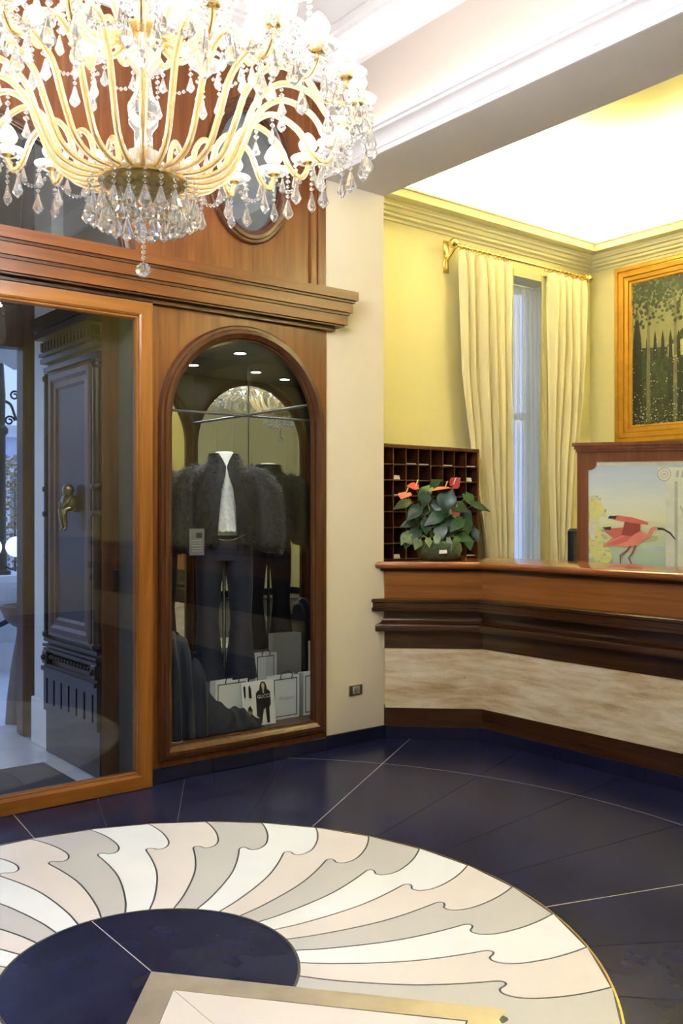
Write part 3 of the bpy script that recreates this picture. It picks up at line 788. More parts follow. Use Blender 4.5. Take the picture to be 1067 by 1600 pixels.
# shopping bags
def shopping_bag(x, y, wd, ht, dp, rot, label, txt=True, tilt=0.0):
    b = thing('shopping_bag', (x, y, CZ0), label, 'shopping bag', 'white boutique bags in the showcase')
    cr, sr = math.cos(rot), math.sin(rot)
    def fm(p, h):   # p = (across, up); h outwards from front
        yy = -dp / 2 - h + tilt * p[1]
        return (x + p[0] * cr - yy * sr, y + p[0] * sr + yy * cr, CZ0 + p[1])
    bm_ = MB(); hw = wd / 2; t = 0.002
    fold = 0.022
    A = lambda u, d, z: fm((u, z), -d)
    # front, back, gusset sides folded inwards, bottom
    for d in (0, dp):
        bm_.add([A(-hw, d, 0), A(hw, d, 0), A(hw, d, ht), A(-hw, d, ht), A(-hw, d + (t if d == 0 else -t), 0), A(hw, d + (t if d == 0 else -t), 0), A(hw, d + (t if d == 0 else -t), ht), A(-hw, d + (t if d == 0 else -t), ht)],
                [(0, 1, 2, 3), (7, 6, 5, 4), (3, 2, 6, 7), (0, 4, 5, 1), (0, 3, 7, 4), (1, 5, 6, 2)])
    for s in (-1, 1):
        bm_.add([A(s * hw, 0, 0), A(s * (hw - fold), dp / 2, 0), A(s * hw, dp, 0), A(s * hw, 0, ht), A(s * (hw - fold), dp / 2, ht), A(s * hw, dp, ht)], [(0, 1, 4, 3), (1, 2, 5, 4)])
    bm_.add([A(-hw, 0, .001), A(hw, 0, .001), A(hw, dp, .001), A(-hw, dp, .001)], [(0, 1, 2, 3)])
    bm_.build('bag_body', 'paper_white', b)
    pr = [(0, 0.0004), (0.005, 0.0004), (0.005, 0.001), (0, 0.001)]
    m_ = 0.016
    sweep([(-hw + m_, m_), (hw - m_, m_), (hw - m_, ht - m_), (-hw + m_, ht - m_)], pr, fm, closed=True).build('printed_border', 'ink_black', b)
    if txt: text_mesh('Bologna', 'lettering', 'ink_grey', b, fm, 0, ht * 0.45, 0.032, shear=0.25)
    hp = [fm((-wd * .2, ht - .02), 0.003), fm((-wd * .17, ht + .015), 0.006), fm((0, ht + .028), 0.02), fm((wd * .17, ht + .012), 0.02), fm((wd * .2, ht - .02), 0.003)]
    MB().tube(catmull([tuple(p) for p in hp], 5), 0.003, 6).build('bag_handle', 'ink_black', b, smooth=60)
    return b
def bag_px(xl, xr, yt, Y, dp, rot, label, txt=True):
    p0, p1 = on_y(xl, yt, Y), on_y(xr, yt, Y)
    shopping_bag((p0.x + p1.x) / 2, Y + dp / 2, (p1.x - p0.x) / math.cos(rot) * .97, (p0.z + p1.z) / 2 - CZ0, dp, rot, label, txt)
bag_px(300, 352, 1020, 5.06, .07, -0.12, 'white paper bag leaning at the left behind the draped navy cloth')
bag_px(335, 388, 1063, 4.725, .06, 0.03, 'low white bag standing just under the trouser hems', False)
bag_px(398, 433, 1021, 5.12, .07, 0.0, 'tall white bag behind the trousers, near the showcase back', False)
bag_px(424, 468, 1056, 4.72, .06, 0.0, 'white lettered bag standing right behind the fashion card')
bag_px(434, 474, 1016, 4.98, .08, -0.15, 'turned white bag in the right rear corner of the showcase', False)
bag_px(475, 489, 1052, 4.70, .05, -0.25, 'small white bag at the right edge of the arched window', False)
# fashion card
cd = thing('photo_card', (3.06, 4.668, CZ0), 'white fashion card showing a dark haired model in black sweater', 'card')
cxp, cyp = 3.06, 4.668
cm = lambda p, h: (cxp + p[0], cyp - h + p[1] * 0.12 - 0.012 * math.cos(p[0] * 8), CZ0 + p[1])
MB().prism([(-.115, 0), (.115, 0), (.115, .262), (-.115, .262)], cm, -0.003, 0).build('card_sheet', 'paper_white', cd)
fig = [([(-.005, .01), (.012, .01), (.03, .09), (.045, .10), (.05, .01), (.07, .01), (.072, .10), (.085, .115), (.085, .19), (.07, .205), (.045, .212), (.02, .212), (-.005, .205), (-.02, .19), (-.02, .06), (-.005, .05)], 'ink_black'),
       ([(.004, .195), (.010, .235), (.020, .252), (.034, .257), (.050, .250), (.058, .232), (.064, .195), (.048, .19), (.02, .19)], 'ink_black'),
       ([(.026, .215), (.023, .232), (.026, .246), (.042, .246), (.045, .232), (.042, .215), (.039, .205), (.039, .188), (.029, .188), (.029, .205)], 'skin_print'),
       ([(-.10, .17), (-.09, .175), (-.088, .235), (-.096, .245), (-.104, .23)], 'ink_black'), ([(-.07, .17), (-.05, .165), (-.052, .22), (-.06, .245), (-.068, .235)], 'ink_black'),
       ([(-.085, .0), (-.055, .0), (-.05, .10), (-.065, .125), (-.08, .11)], 'ink_black'), ([(-.092, .05), (-.05, .045), (-.052, .09), (-.09, .095)], 'tan_print'),
       ([(-.10, .168), (-.096, .15), (-.09, .172)], 'skin_print'), ([(-.066, .166), (-.07, .148), (-.058, .165)], 'skin_print')]
art(fig, cm, None, 'printed_figures', cd)
text_mesh('GUCCI', 'lettering', 'paper_white', cd, lambda p, h: cm(p, 0.006), 0.033, 0.160, 0.030)
# draped navy cloth
RIDGE = [(2.36, .76), (2.50, .79), (2.57, .74), (2.63, .60), (2.70, .43), (2.79, .34), (2.93, .30), (2.99, .265), (3.05, .20)]
def ridge(x):
    for (x0, z0), (x1, z1) in zip(RIDGE, RIDGE[1:]):
        if x <= x1: return z0 + (z1 - z0) * max(0, (x - x0) / (x1 - x0))
    return RIDGE[-1][1]
def drape(u, v):
    x = 2.36 + .69 * u; zr = ridge(x)
    hi = max(0, min(1, (zr - .30) / .35))
    yf, yb = 4.60 + .012 * math.sin(x * 40), (4.80 if x < 2.60 else 4.715 - .06 * (x - 2.60) / .45)
    prof = math.sin(PI * v) ** (.28 + .5 * (1 - hi))
    z = CZ0 + .006 + (zr - CZ0 - .006) * prof
    amp = math.sin(PI * v) ** .5 * (.010 - .004 * hi)
    z += amp * (math.sin(x * 47 + v * 6) + .7 * math.sin(x * 81 - v * 11 + 1) + .5 * math.sin(v * 19 + x * 23)) * (1 - .7 * hi)
    y = yf + (yb - yf) * v + hi * .020 * math.sin(x * 75 + 2 * z) * (1 if v < .5 else -1)
    return (x + .01 * math.sin(v * 8 + x * 9), max(y, YW + .045), max(z, CZ0 + .004))
dr = MB().grid(drape, 110, 60).build('draped_cloth', 'navy_cloth', smooth=80)
tag(dr, 'crumpled navy cloth draped over the left floor of the showcase', 'cloth')
o = MB().prism([(2.42, 4.590), (2.50, 4.588), (2.515, 4.612), (2.43, 4.615)], XY, CZ0 + .0015, CZ0 + .003).build('paper_sheet', 'paper_white'); tag(o, 'small white paper lying at the front left of the showcase floor', 'paper')
# information tag on the glass
nt_ = thing('price_list', (2.56, 4.605, 1.2), 'grey printed information sheet hung inside the showcase glass', 'notice')
ti = wall_y(4.605)
p0, p1 = on_y(296, 868, 4.605), on_y(319, 826, 4.605)
MB().prism([(p0.x, p0.z), (p1.x, p0.z), (p1.x, p1.z), (p0.x, p1.z)], ti, -0.002, 0).build('sheet', 'paper_grey', nt_)
wd, ht = p1.x - p0.x, p1.z - p0.z
sh = [([(p0.x + wd * .45, p1.z - ht * .35), (p0.x + wd * .85, p1.z - ht * .35), (p0.x + wd * .85, p1.z - ht * .15), (p0.x + wd * .45, p1.z - ht * .15)], 'ink_black')]
sh += [([(p0.x + wd * .15, p1.z - ht * k), (p0.x + wd * .85, p1.z - ht * k), (p0.x + wd * .85, p1.z - ht * (k - .025)), (p0.x + wd * .15, p1.z - ht * (k - .025))], 'socket_grey') for k in (.45, .55, .65, .75, .85)]
art(sh, ti, None, 'printed_lines', nt_)

# ------------------------------------------------------------------ socket on the pier
sk = thing('wall_socket', (3.697, YW, 0.31), 'bronze wall socket low on the cream pier', 'wall socket')
a, b2 = on_y(544.5, 1089.5, YW), on_y(565.5, 1067, YW)
MB().cbox((a.x, YW - 0.009, a.z + .006), (b2.x, YW, b2.z - .006), 0.004).build('plate', 'old_brass', sk)
mxs, mzs = (a.x + b2.x) / 2, (a.z + b2.z) / 2
MB().cbox((mxs - .028, YW - 0.012, mzs - .024), (mxs + .028, YW - .009, mzs + .024), 0.002).build('insert', 'socket_grey', sk)
MB().add(*(lambda q: (q.v, q.f))(MB().prism([(mxs + .019 * math.cos(t * PI / 10), mzs + .019 * math.sin(t * PI / 10)) for t in range(20)], WF, .012, .0135))).build('socket_well', 'paper_grey', sk)
for dx in (-.009, .009): MB().prism([(mxs + dx + .003 * math.cos(t * PI / 5), mzs + .003 * math.sin(t * PI / 5)) for t in range(10)], WF, .0134, .0142).build('socket_hole', 'black_plastic', sk)

# ================================================================== vestibule
VX = 2.22
struct(MB().box((VX, YW + 0.035, 0), (CX0 - 0.022, 5.60, 3.9)).build('wall_vestibule_right', 'grey_paint'), 'dark grey side wall of the vestibule beside the sliding door', 'wall')
vw = MB().box((2.145, 5.60, 0), (CX0 - .02, 5.89, 3.9)).box((2.26, 5.89, 0), (CX0 - .02, 6.02, 3.9))
wv = struct(vw.build('wall_vestibule_end', 'white_paint'), 'narrow white wall strip beside the carved vestibule door', 'wall')
MB().cbox((2.118, 5.605, 0), (2.146, 5.875, 0.29), 0.004).build('plinth', 'white_paint', wv)
struct(MB().box((-0.60, YW + 0.2, 0), (-0.42, 6.3, 3.9)).build('wall_vestibule_left', 'white_paint'), 'white left side wall of the vestibule', 'wall')
struct(MB().box((-0.6, YW + 0.035, -0.12), (CX0 - 0.03, 6.45, -0.004)).build('floor_vestibule', 'vestibule_floor'), 'pale polished floor of the vestibule', 'floor')
struct(MB().box((-0.6, YW + 0.035, 3.9), (CX0 - .02, 6.3, 4.0)).build('ceiling_vestibule', 'vestibule_ceiling'), 'grey ceiling of the vestibule', 'ceiling')
struct(MB().box((CX0 - .015, YW + .5, 2.52), (PX_R, YW + .55, 4.4)).build('wall_loft', 'white_paint'), 'pale wall seen through the oval window', 'wall')
struct(MB().box((CX0 - .015, YW + .035, 4.3), (PX_R, YW + .5, 4.4)).build('ceiling_loft', 'white_paint'), 'ceiling of the space behind the oval window', 'ceiling')
# outer doorway
d3 = thing('door_3', (1.0, 6.06, 0), 'brown wooden frame of the open street doorway', 'door frame', kind='structure')
MB().cbox((2.122, 6.03, 0), (2.24, 6.16, 3.9), 0.01).build('jamb', 'outer_wood', d3)
MB().cbox((-0.42, 6.03, 0), (-0.32, 6.16, 3.9), 0.01).build('jamb', 'outer_wood', d3)
MB().cbox((-0.32, 6.03, 2.53), (2.122, 6.16, 2.80), 0.01).build('head', 'outer_wood', d3)
MB().cbox((-0.32, 6.05, 2.80), (2.122, 6.13, 3.9), 0.01).build('overpanel', 'carved_brown', d3)
struct(MB().box((2.24, 6.03, -0.1), (3.9, 6.3, 4.4)).box((-4, 6.03, -0.1), (-.42, 6.3, 4.4)).box((-.42, 6.17, 3.0), (2.24, 6.3, 4.4)).build('wall_street', 'facade'), 'outer street wall of the building', 'wall')
# carved door leaf folded back against the side wall
CD = 2.12
cdm = wall_x(CD)
cdr = thing('door_4', (2.17, 5.2, 0), 'dark carved wooden door leaf folded open inside the vestibule', 'door', kind='structure')
MB().box((CD, 4.80, 0.0), (VX, 5.592, 2.62)).build('leaf_core', 'carved_brown', cdr)
Y0_, Y1_ = 4.802, 5.590
MB().prism([(Y0_, 0), (Y1_, 0), (Y1_, .252), (Y0_, .252)], cdm, 0, .012).build('kick_panel', 'carved_dark', cdr)
sl = [[(Y0_, .256), (Y1_, .256), (Y1_, .50), (Y0_, .50)]]
ys = [Y0_ + (i + .5) * (Y1_ - Y0_) / 7 for i in range(7)]
MB().plate(sl + [[(y - .012, .30), (y - .012, .455), (y + .012, .455), (y + .012, .30)] for y in ys], cdm, 0.002, .028).build('slotted_panel', 'carved_dark', cdr)
for k, (z0, z1, h) in enumerate(((.50, .525, .045), (.525, .54, .025), (.615, .635, .03), (.645, .66, .035), (.675, .695, .028))):
    MB().prism([(Y0_, z0), (Y1_, z0), (Y1_, z1), (Y0_, z1)], cdm, 0, h).build('moulding', 'carved_dark', cdr)
for i in range(14):
    y = Y0_ + .09 + i * (Y1_ - Y0_ - .18) / 13
    MB().sphere((CD - .012, y, .585), .017, 8, 6).build('bead', 'carved_dark', cdr, smooth=60)
for y in (Y0_ + .035, Y1_ - .035):
    MB().cbox((CD - .04, y - .035, .54), (CD, y + .035, .62), .006).sphere((CD - .04, y, .58), .02, 10, 6).build('rosette_block', 'carved_dark', cdr)
    MB().tube([(CD - .012, y, .70), (CD - .012, y, 2.30)], .026, 10).build('column', 'carved_dark', cdr, smooth=60)
    for z in (.72, 1.45, 1.60, 2.27): MB().lathe([(.026, -.02), (.036, -.01), (.036, .01), (.026, .02)], (CD - .012, y, z), 14).build('column_ring', 'carved_dark', cdr, smooth=50)
fr = [(0, 0), (.12, 0), (.12, .01), (.10, .022), (.07, .024), (.05, .036), (.02, .036), (0, .03)]
sweep([(Y0_ + .08, .72), (Y1_ - .08, .72), (Y1_ - .08, 2.30), (Y0_ + .08, 2.30)], fr, cdm, closed=True).build('panel_frame', 'carved_brown', cdr)
MB().prism([(Y0_ + .19, .83), (Y1_ - .19, .83), (Y1_ - .19, 2.2), (Y0_ + .19, 2.2)], cdm, 0, .012).build('panel_field', 'carved_dark', cdr)
for k, (z0, z1, h) in enumerate(((2.31, 2.34, .03), (2.36, 2.39, .05), (2.40, 2.42, .06), (2.50, 2.54, .09), (2.55, 2.62, .11))):
    MB().prism([(Y0_, z0), (Y1_, z0), (Y1_, z1), (Y0_, z1)], cdm, 0, h).build('cornice', 'carved_dark', cdr)
for i in range(16):
    y = Y0_ + .03 + i * (Y1_ - Y0_ - .06) / 15
    MB().box((CD - .055, y - .013, 2.43), (CD, y + .013, 2.485)).build('dentil', 'carved_dark', cdr)
MB().cbox((VX - .035, 4.788, 1.03), (VX - .002, 4.80, 1.14), .002).build('lock_plate', 'black_plastic', cdr)
MB().box((VX - .004, 4.794, 0.0), (VX - .001, 4.80, 1.02)).build('edge_strip', 'steel_rod', cdr)
# brass figure
fg = thing('door_knocker', (CD - .03, 5.145, 1.37), 'small brass figure shaped as a seated putto on the carved door', 'door knocker')
fp = MB()
bx, by, bz = CD - .035, 5.145, 1.37
fp.sphere((bx - .02, by - .005, bz + .215), .034, 12, 8, sz=1.1)
fp.lathe([(.012, .10), (.045, .12), (.05, .15), (.042, .18), (.02, .19)], (bx - .01, by, bz), 12)
for s in (1, -1):
    fp.tube([(bx - .015, by + s * .035, bz + .17), (bx - .045, by + s * .05, bz + .14), (bx - .05, by + s * .02, bz + .115)], [.013, .011, .008], 8)
    fp.tube([(bx - .01, by + s * .02, bz + .115), (bx - .05, by + s * .028, bz + .10), (bx - .045, by + s * .027, bz + .045), (bx - .04, by + s * .026, bz), (bx - .055, by + s * .026, bz - .012)], [.02, .018, .013, .009, .009], 8)
fp.build('figure', 'figure_brass', fg, smooth=60)
MB().cbox((CD - .03, by - .03, bz + .09), (CD, by + .03, bz + .12), .005).build('bracket', 'figure_brass', fg)
# door mat
o = MB().cbox((0.35, 4.79, -0.004), (1.985, 5.30, 0.012), 0.004).build('door_mat', 'mat_grey'); tag(o, 'dark grey rectangular mat on the vestibule floor', 'door mat')

# ================================================================== street outside
struct(MB().box((-12, 6.3, -0.16), (16, 30, -0.05)).build('ground_street', 'stone_pale'), 'pale stone paving outside the street doorway', 'ground')
struct(MB().box((2.24, 6.17, -0.1), (2.6, 6.3, 0.0)).build('trim_9', 'stone_pale'), 'stone threshold edge', 'threshold')
# stone planter by the door
pl = thing('stone_urn', (2.335, 6.50, -0.05), 'tall tapering brown stone stand with a shallow bowl outside the doorway', 'urn')
MB().lathe([(.15, 0), (.165, .04), (.155, .2), (.125, .45), (.085, .68), (.07, .74)], (2.335, 6.50, -.05), 24).build('pedestal', 'planter_stone', pl, smooth=60)
MB().lathe([(.07, .70), (.12, .72), (.17, .77), (.20, .84), (.205, .86), (.19, .86), (.16, .81), (.0, .77)], (2.335, 6.50, -.05), 24).build('bowl', 'planter_stone', pl, smooth=50)
# parapet
pp = thing('parapet', (3.0, 9.1, -0.05), 'white stone parapet wall outside with a moulded coping', 'parapet')
MB().box((-4, 9.0, -.05), (9, 9.4, .62)).build('wall_body', 'stone_pale', pp)
MB().prism([(8.86, .74), (8.84, .80), (8.86, .86), (9.54, .86), (9.56, .80), (9.54, .74)], lambda p, h: (h, p[0], p[1]), -4, 9).build('coping', 'stone_pale', pp)
MB().prism([(8.94, .62), (8.88, .74), (9.5, .74), (9.46, .62)], lambda p, h: (h, p[0], p[1]), -4, 9).build('coping_ogee', 'stone_pale', pp)
MB().box((-4, 8.93, -.05), (9, 9.0, .22)).build('plinth', 'stone_pale', pp)
MB().tube(catmull([(2.2, 8.80, .22), (2.9, 8.80, .42), (3.25, 8.80, .62), (3.7, 8.80, .70)], 6), .025, 8).build('rope_rail', 'iron', pp, smooth=60)
# street lamp on the parapet
lx, ly, lz = 2.995, 9.15, .86
lamp = thing('street_lamp', (lx, ly, lz), 'dark iron street lamp with white globes standing on the parapet', 'street lamp')
MB().lathe([(.10, 0), (.10, .03), (.065, .05), (.065, .30), (.055, .32), (.05, 1.35), (.075, 1.38), (.075, 1.42), (.045, 1.45), (.05, 1.75), (.03, 2.1), (.0, 2.15)], (lx, ly, lz), 16).build('post', 'iron', lamp, smooth=40)
def scroll(cx, cz, r, s, turns=1.4, n=26): return [(cx + s * r * (1 - .75 * i / n) * math.cos(2 * PI * turns * i / n), ly, cz + r * (1 - .75 * i / n) * math.sin(2 * PI * turns * i / n)) for i in range(n)]
for s in (1, -1):
    MB().tube(catmull([(lx, ly, lz + 1.70), (lx + s * .10, ly, lz + 1.66), (lx + s * .16, ly, lz + 1.52), (lx + s * .26, ly, lz + 1.50), (lx + s * .36, ly, lz + 1.56)], 5), .014, 8).tube(scroll(lx + s * .09, lz + 1.50, .05, s), .01, 6).tube(scroll(lx + s * .14, lz + 1.75, .05, s), .01, 6).build('arm', 'iron', lamp, smooth=60)
    MB().sphere((lx + s * .33, ly - .02, lz + 1.76), .15, 20, 14).build('globe', 'lamp_globe', lamp, smooth=60)
    MB().tube(catmull([(lx, ly - .05, lz + .12), (lx + s * .10, ly - .05, lz + .05), (lx + s * .24, ly - .05, lz + .12)], 5), .012, 6).build('lower_arm', 'iron', lamp, smooth=60)
    for q in (.09, .27):
        MB().sphere((lx + s * q * 1.0 + s * .03, ly - .1, lz + .27), .10, 18, 12).build('globe', 'lamp_globe', lamp, smooth=60)
# shrubs behind the parapet
def shrub(x, y, z, hgt, rad, n, label, mat, rs):
    r = random.Random(rs)
    t = thing('shrub', (x, y, z), label, 'shrub', 'shrubs behind the parapet')
    tm_ = MB(); lm = MB()
    for k in range(9):
        e = (x + r.uniform(-rad, rad) * .8, y + r.uniform(-rad, rad) * .5, z + hgt * r.uniform(.6, 1))
        tm_.tube([(x + r.uniform(-.1, .1), y, z), ((x + e[0]) / 2 + r.uniform(-.1, .1), (y + e[1]) / 2, z + hgt * .4), e], [.02, .013, .006], 5)
    for k in range(n):
        c = Vector((x + r.gauss(0, rad * .45), y + r.gauss(0, rad * .35), z + hgt * (.15 + .9 * r.random() ** .8)))
        a = Vector((r.uniform(-1, 1), r.uniform(-1, 1), r.uniform(-1, 1))).normalized(); b_ = a.orthogonal().normalized()
        s = r.uniform(.02, .045)
        lm.add([c - a * s, c + b_ * s * .5, c + a * s, c - b_ * s * .5], [(0, 1, 2, 3)])
    tm_.build('stems', 'branch', t); o_ = lm.build('foliage', mat, t); o_['kind'] = 'stuff'
shrub(3.75, 11.2, -.05, 2.1, .8, 2200, 'autumn brown shrub behind the street lamp', 'autumn_leaf', 5)
shrub(1.7, 11.3, -.05, 1.7, .7, 1400, 'green shrub left of the street lamp', 'shrub_leaf', 6)
shrub(5.8, 11.3, -.05, 1.8, .7, 1400, 'green shrub right of the street lamp', 'shrub_leaf', 8)
fc = thing('building', (4, 24, -0.05), 'pale blue house facade across the street', 'building')
MB().box((-14, 24, -.05), (22, 26, 3.4)).build('facade_wall', 'facade', fc)
MB().box((-14, 23.7, 3.4), (22, 26, 3.7)).build('eaves', 'stone_pale', fc)
for x in range(-12, 22, 4):
    o_ = MB().box((x, 23.93, 1.0), (x + 1.1, 24.0, 2.6)).build('window', 'white_paint', fc); MB().box((x + .08, 23.9, 1.08), (x + 1.02, 23.93, 2.52)).build('pane', 'pane_dark', o_)
aw = thing('awning', (3.4, 7.4, 2.75), 'pale scalloped awning hanging over the street doorway', 'awning')
aw_prof = [(2.2 + i * .1, 2.62 + (.05 if i % 2 else 0)) for i in range(23)]
MB().prism([(p[0], p[1]) for p in aw_prof] + [(4.4, 2.95), (2.2, 2.95)], wall_y(7.6), 0, .01).add([(2.2, 7.6, 2.95), (4.4, 7.6, 2.95), (4.4, 6.32, 3.4), (2.2, 6.32, 3.4)], [(0, 1, 2, 3)]).build('canopy', 'white_paint', aw)

# ================================================================== reception counter
KP = [(3.944, 4.548), (4.400, 4.117), (4.412, -1.2)]
ctr = thing('reception_counter', (4.35, 3.0, 0), 'angled wooden reception counter with travertine band and slate foot', 'counter')
n1 = (-(KP[1][1] - KP[0][1]), KP[1][0] - KP[0][0]); l1 = math.hypot(*n1); n1 = (n1[0] / l1, n1[1] / l1)   # left normal of the first run
st_ = (1.0 / n1[0], 0.0)             # at the pier the ends are cut flush with the pier face
SP = lambda prof: [(-o, z) for o, z in prof]
def run(prof, name, mat, per_seg=True, smooth=None):
    outp = []
    for i in range(2):
        outp.append(sweep(KP, SP(prof), XY, start=st_, seg=i).build(name, mat + ('_end' if i == 0 else ''), ctr, smooth=smooth))
    return outp
D = -0.52
arcp = lambda cx, cz, r, a0, a1, n=5: [(cx + r * math.cos(math.radians(a0 + (a1 - a0) * i / n)), cz + r * math.sin(math.radians(a0 + (a1 - a0) * i / n))) for i in range(n + 1)]
# body behind everything
run([(-.02, .0), (-.02, 1.095), (-.10, 1.095), (-.10, .0)], 'carcass', 'counter_dark')
# top: slab with rounded nose, over the full depth
run([(D, 1.098)] + [(.030, 1.098)] + arcp(.034, 1.120, .022, -90, 90, 6) + [(D, 1.142)], 'counter_top', 'counter_red', smooth=50)
run([(-.02, 1.080), (.018, 1.080), (.026, 1.098), (-.02, 1.098)], 'top_moulding', 'counter_dark')
run([(-.02, .905), (.0, .905), (.0, 1.080), (-.02, 1.080)], 'upper_panel', 'counter_panel')
run([(-.02, .826), (.070, .826), (.074, .832), (.074, .848), (.068, .852), (.068, .880), (.076, .886), (.076, .900), (.070, .906), (-.02, .906)], 'ledge', 'counter_dark', smooth=30)
run([(-.02, .780), (.004, .780), (.004, .826), (-.02, .826)], 'recess_band', 'counter_dark')
og = [(-.02, .695), (.050, .695), (.054, .700), (.054, .735), (.048, .742)] + [(.048 - .040 * math.sin(t * PI / 12), .742 + .042 * (1 - math.cos(t * PI / 12))) for t in range(1, 7)] + [(-.02, .784)]
run(og, 'ogee_moulding', 'counter_dark', smooth=50)
run([(-.02, .582), (.0, .582), (.0, .695), (-.02, .695)], 'lower_frieze', 'counter_dark')
run([(-.02, .078), (.002, .078), (.002, .197), (-.02, .197)], 'plinth', 'counter_dark')
# travertine slabs
sweep(KP[:2], SP([(-.02, .197), (-.004, .197), (-.004, .582), (-.02, .582)]), XY, start=st_, end=miters(KP, False)[1]).build('travertine_slab', 'travertine', ctr)
yy = 4.117
for i, ln in enumerate((1.9, 1.9, 1.5)):
    y1 = yy - ln
    x0 = KP[1][0] + (KP[2][0] - KP[1][0]) * (4.117 - yy) / 5.317; x1 = KP[1][0] + (KP[2][0] - KP[1][0]) * (4.117 - y1) / 5.317
    s_ = miters(KP, False)[1] if i == 0 else None
    sweep([(x0, yy), (x1, y1 + .002)], SP([(-.02, .197), (-.004, .197), (-.004, .582), (-.02, .582)]), XY, start=s_).build('travertine_slab', 'travertine', ctr)
    yy = y1
# slate foot in pieces
sweep(KP[:2], SP([(-.02, 0), (.010, 0), (.010, .078), (-.02, .078)]), XY, start=st_, end=miters(KP, False)[1]).build('slate_foot', 'slate_base', ctr)
yy = 4.117
for i in range(9):
    y1 = yy - .60
    if y1 < -1.2: break
    x0 = KP[1][0] + .012 * (4.117 - yy) / 5.317
    s_ = miters(KP, False)[1] if i == 0 else None
    sweep([(x0, yy), (x0 + .001, y1 + .002)], SP([(-.02, 0), (.010, 0), (.010, .078), (-.02, .078)]), XY, start=s_).build('slate_foot', 'slate_base', ctr)
    yy = y1

# ------------------------------------------------------------------ pigeonhole rack
PGY, PGB = 5.10, 5.345
px0, px1, pz0, pz1 = 4.20, 5.412, 1.02, 1.962
pg = thing('pigeonhole_rack', (4.8, 5.22, pz0), 'dark wooden pigeonhole key rack on the yellow wall', 'pigeonhole rack')
MB().box((px0, PGB - .012, pz0), (px1, PGB, pz1)).build('back_board', 'pigeon_wood', pg)
MB().cbox((px0, PGY - .006, pz1 - .030), (px1, PGB - .012, pz1), .004).build('top_board', 'pigeon_wood', pg)
MB().cbox((px0, PGY, pz0), (px1, PGB - .012, pz0 + .02), .002).build('bottom_board', 'pigeon_wood', pg)
for x in (px0, px1 - .018): MB().cbox((x, PGY - .004, pz0), (x + .018, PGB - .012, pz1), .003).build('side_board', 'pigeon_wood', pg)
NC, NR = 9, 8
cw = (px1 - .018 - px0) / NC + 0.0
chh = .1165
for i in range(1, NC + 1):
    x = px1 - .018 - i * .1265
    if x > px0 + .02: MB().box((x - .004, PGY, pz0 + .02), (x + .004, PGB - .012, pz1 - .03)).build('divider', 'walnut_z', pg)
rows = []
z = pz1 - .03
while True:
    z -= chh
    if z < pz0 + .04: break
    rows.append(z)
    MB().box((px0 + .018, PGY + .001, z - .004), (px1 - .018, PGB - .012, z + .004)).build('shelf', 'walnut_z', pg)
# papers and keys in the holes (column counted from the right, row from the top)
rr = random.Random(4)
LETTERS = [(0, 0, 'folded white note in the topmost right pigeonhole', 0), (0, 1, 'tilted white slip in the second hole down at the right edge of the rack', 1), (2, 0, 'white note in the top row, third hole from the right', 0), (4, 0, 'white envelope in the top row, fifth hole from the right', 0), (5, 0, 'white envelope in the top row, sixth hole from the right', 0),
           (3, 1, 'pale slip in the second row of the rack', 0), (6, 1, 'standing pale card in the left column of the rack, second row', 1), (6, 2, 'white letter in the left column of the rack, third row', 0), (6, 6, 'white slip low in the left column of the rack', 1), (0, 6, 'white slip low at the right edge of the rack beside the plant', 0)]
for cI, rI, lab, stand in LETTERS:
    if rI >= len(rows): continue
    xc = px1 - .018 - (cI + .5) * .1265; zc_ = rows[rI] + .0042
    if stand:
        o = MB().prism([(xc - .035, zc_), (xc + .03, zc_ + .0), (xc + .022, zc_ + .03), (xc - .03, zc_ + .032)], wall_y(PGY + .03), 0, .002).build('letter', 'paper_white')
    else:
        o = MB().prism([(xc - .045, PGY + .012), (xc + .04, PGY + .004), (xc + .045, PGY + .12), (xc - .04, PGY + .13)], XY, zc_, zc_ + .006).build('letter', 'paper_white')
    tag(o, lab, 'letter', 'papers in the pigeonhole rack')

# ------------------------------------------------------------------ anthurium on the counter end
ax, ay, az = 4.325, 4.435, 1.142
an = thing('potted_anthurium', (ax, ay, az), 'potted anthurium with red flowers and glossy leaves on the counter end', 'plant')
CR = Vector((CO, -SI, 0)); CF = Vector((SI, CO, 0))    # rightwards and away as seen in the photograph
def at_plant(dx, dz, dd=0.0): return Vector((ax, ay, az)) + CR * dx + CF * dd + Vector((0, 0, dz))
pm = MB().lathe([(.10, 0), (.135, .02), (.15, .07), (.145, .11), (.12, .13), (.0, .125)], (ax, ay, az), 24)
pm.v = [(p[0] + .006 * math.sin(p[2] * 90 + i), p[1] + .006 * math.cos(i * 3), p[2]) for i, p in enumerate(pm.v)]
pm.build('moss_basket', 'moss', an, smooth=60)
def leaf_mb(L, Wd, curl=.25, heart=True, n=9):
    mb = MB(); vs = []; fs = []
    # outline along +Y from the notch, width in X, folded up at the midrib
    rowsl = []
    for i in range(n + 1):
        t = i / n
        wv = math.sin(PI * (t ** .62)) * (1 - .12 * t) if heart else math.sin(PI * t ** .8)
        wv = max(wv, 0)
        if heart and i == 0: wv = .45
        y = L * (t - .18); z = -curl * L * (t * t) 
        row = []
        for s in (-1, -.5, 0, .5, 1):
            yy_ = y - (L * .14 if heart and i == 0 and abs(s) > .4 else 0)
            row.append((s * Wd / 2 * wv, yy_, z + abs(s) * wv * Wd * .14 - (abs(s) ** 2) * wv * Wd * .10))
        rowsl.append(row)
    for r_ in rowsl: vs += r_
    for i in range(n):
        for k in range(4): fs.append((i * 5 + k, i * 5 + k + 1, (i + 1) * 5 + k + 1, (i + 1) * 5 + k))
    mb.add(vs, fs); return mb
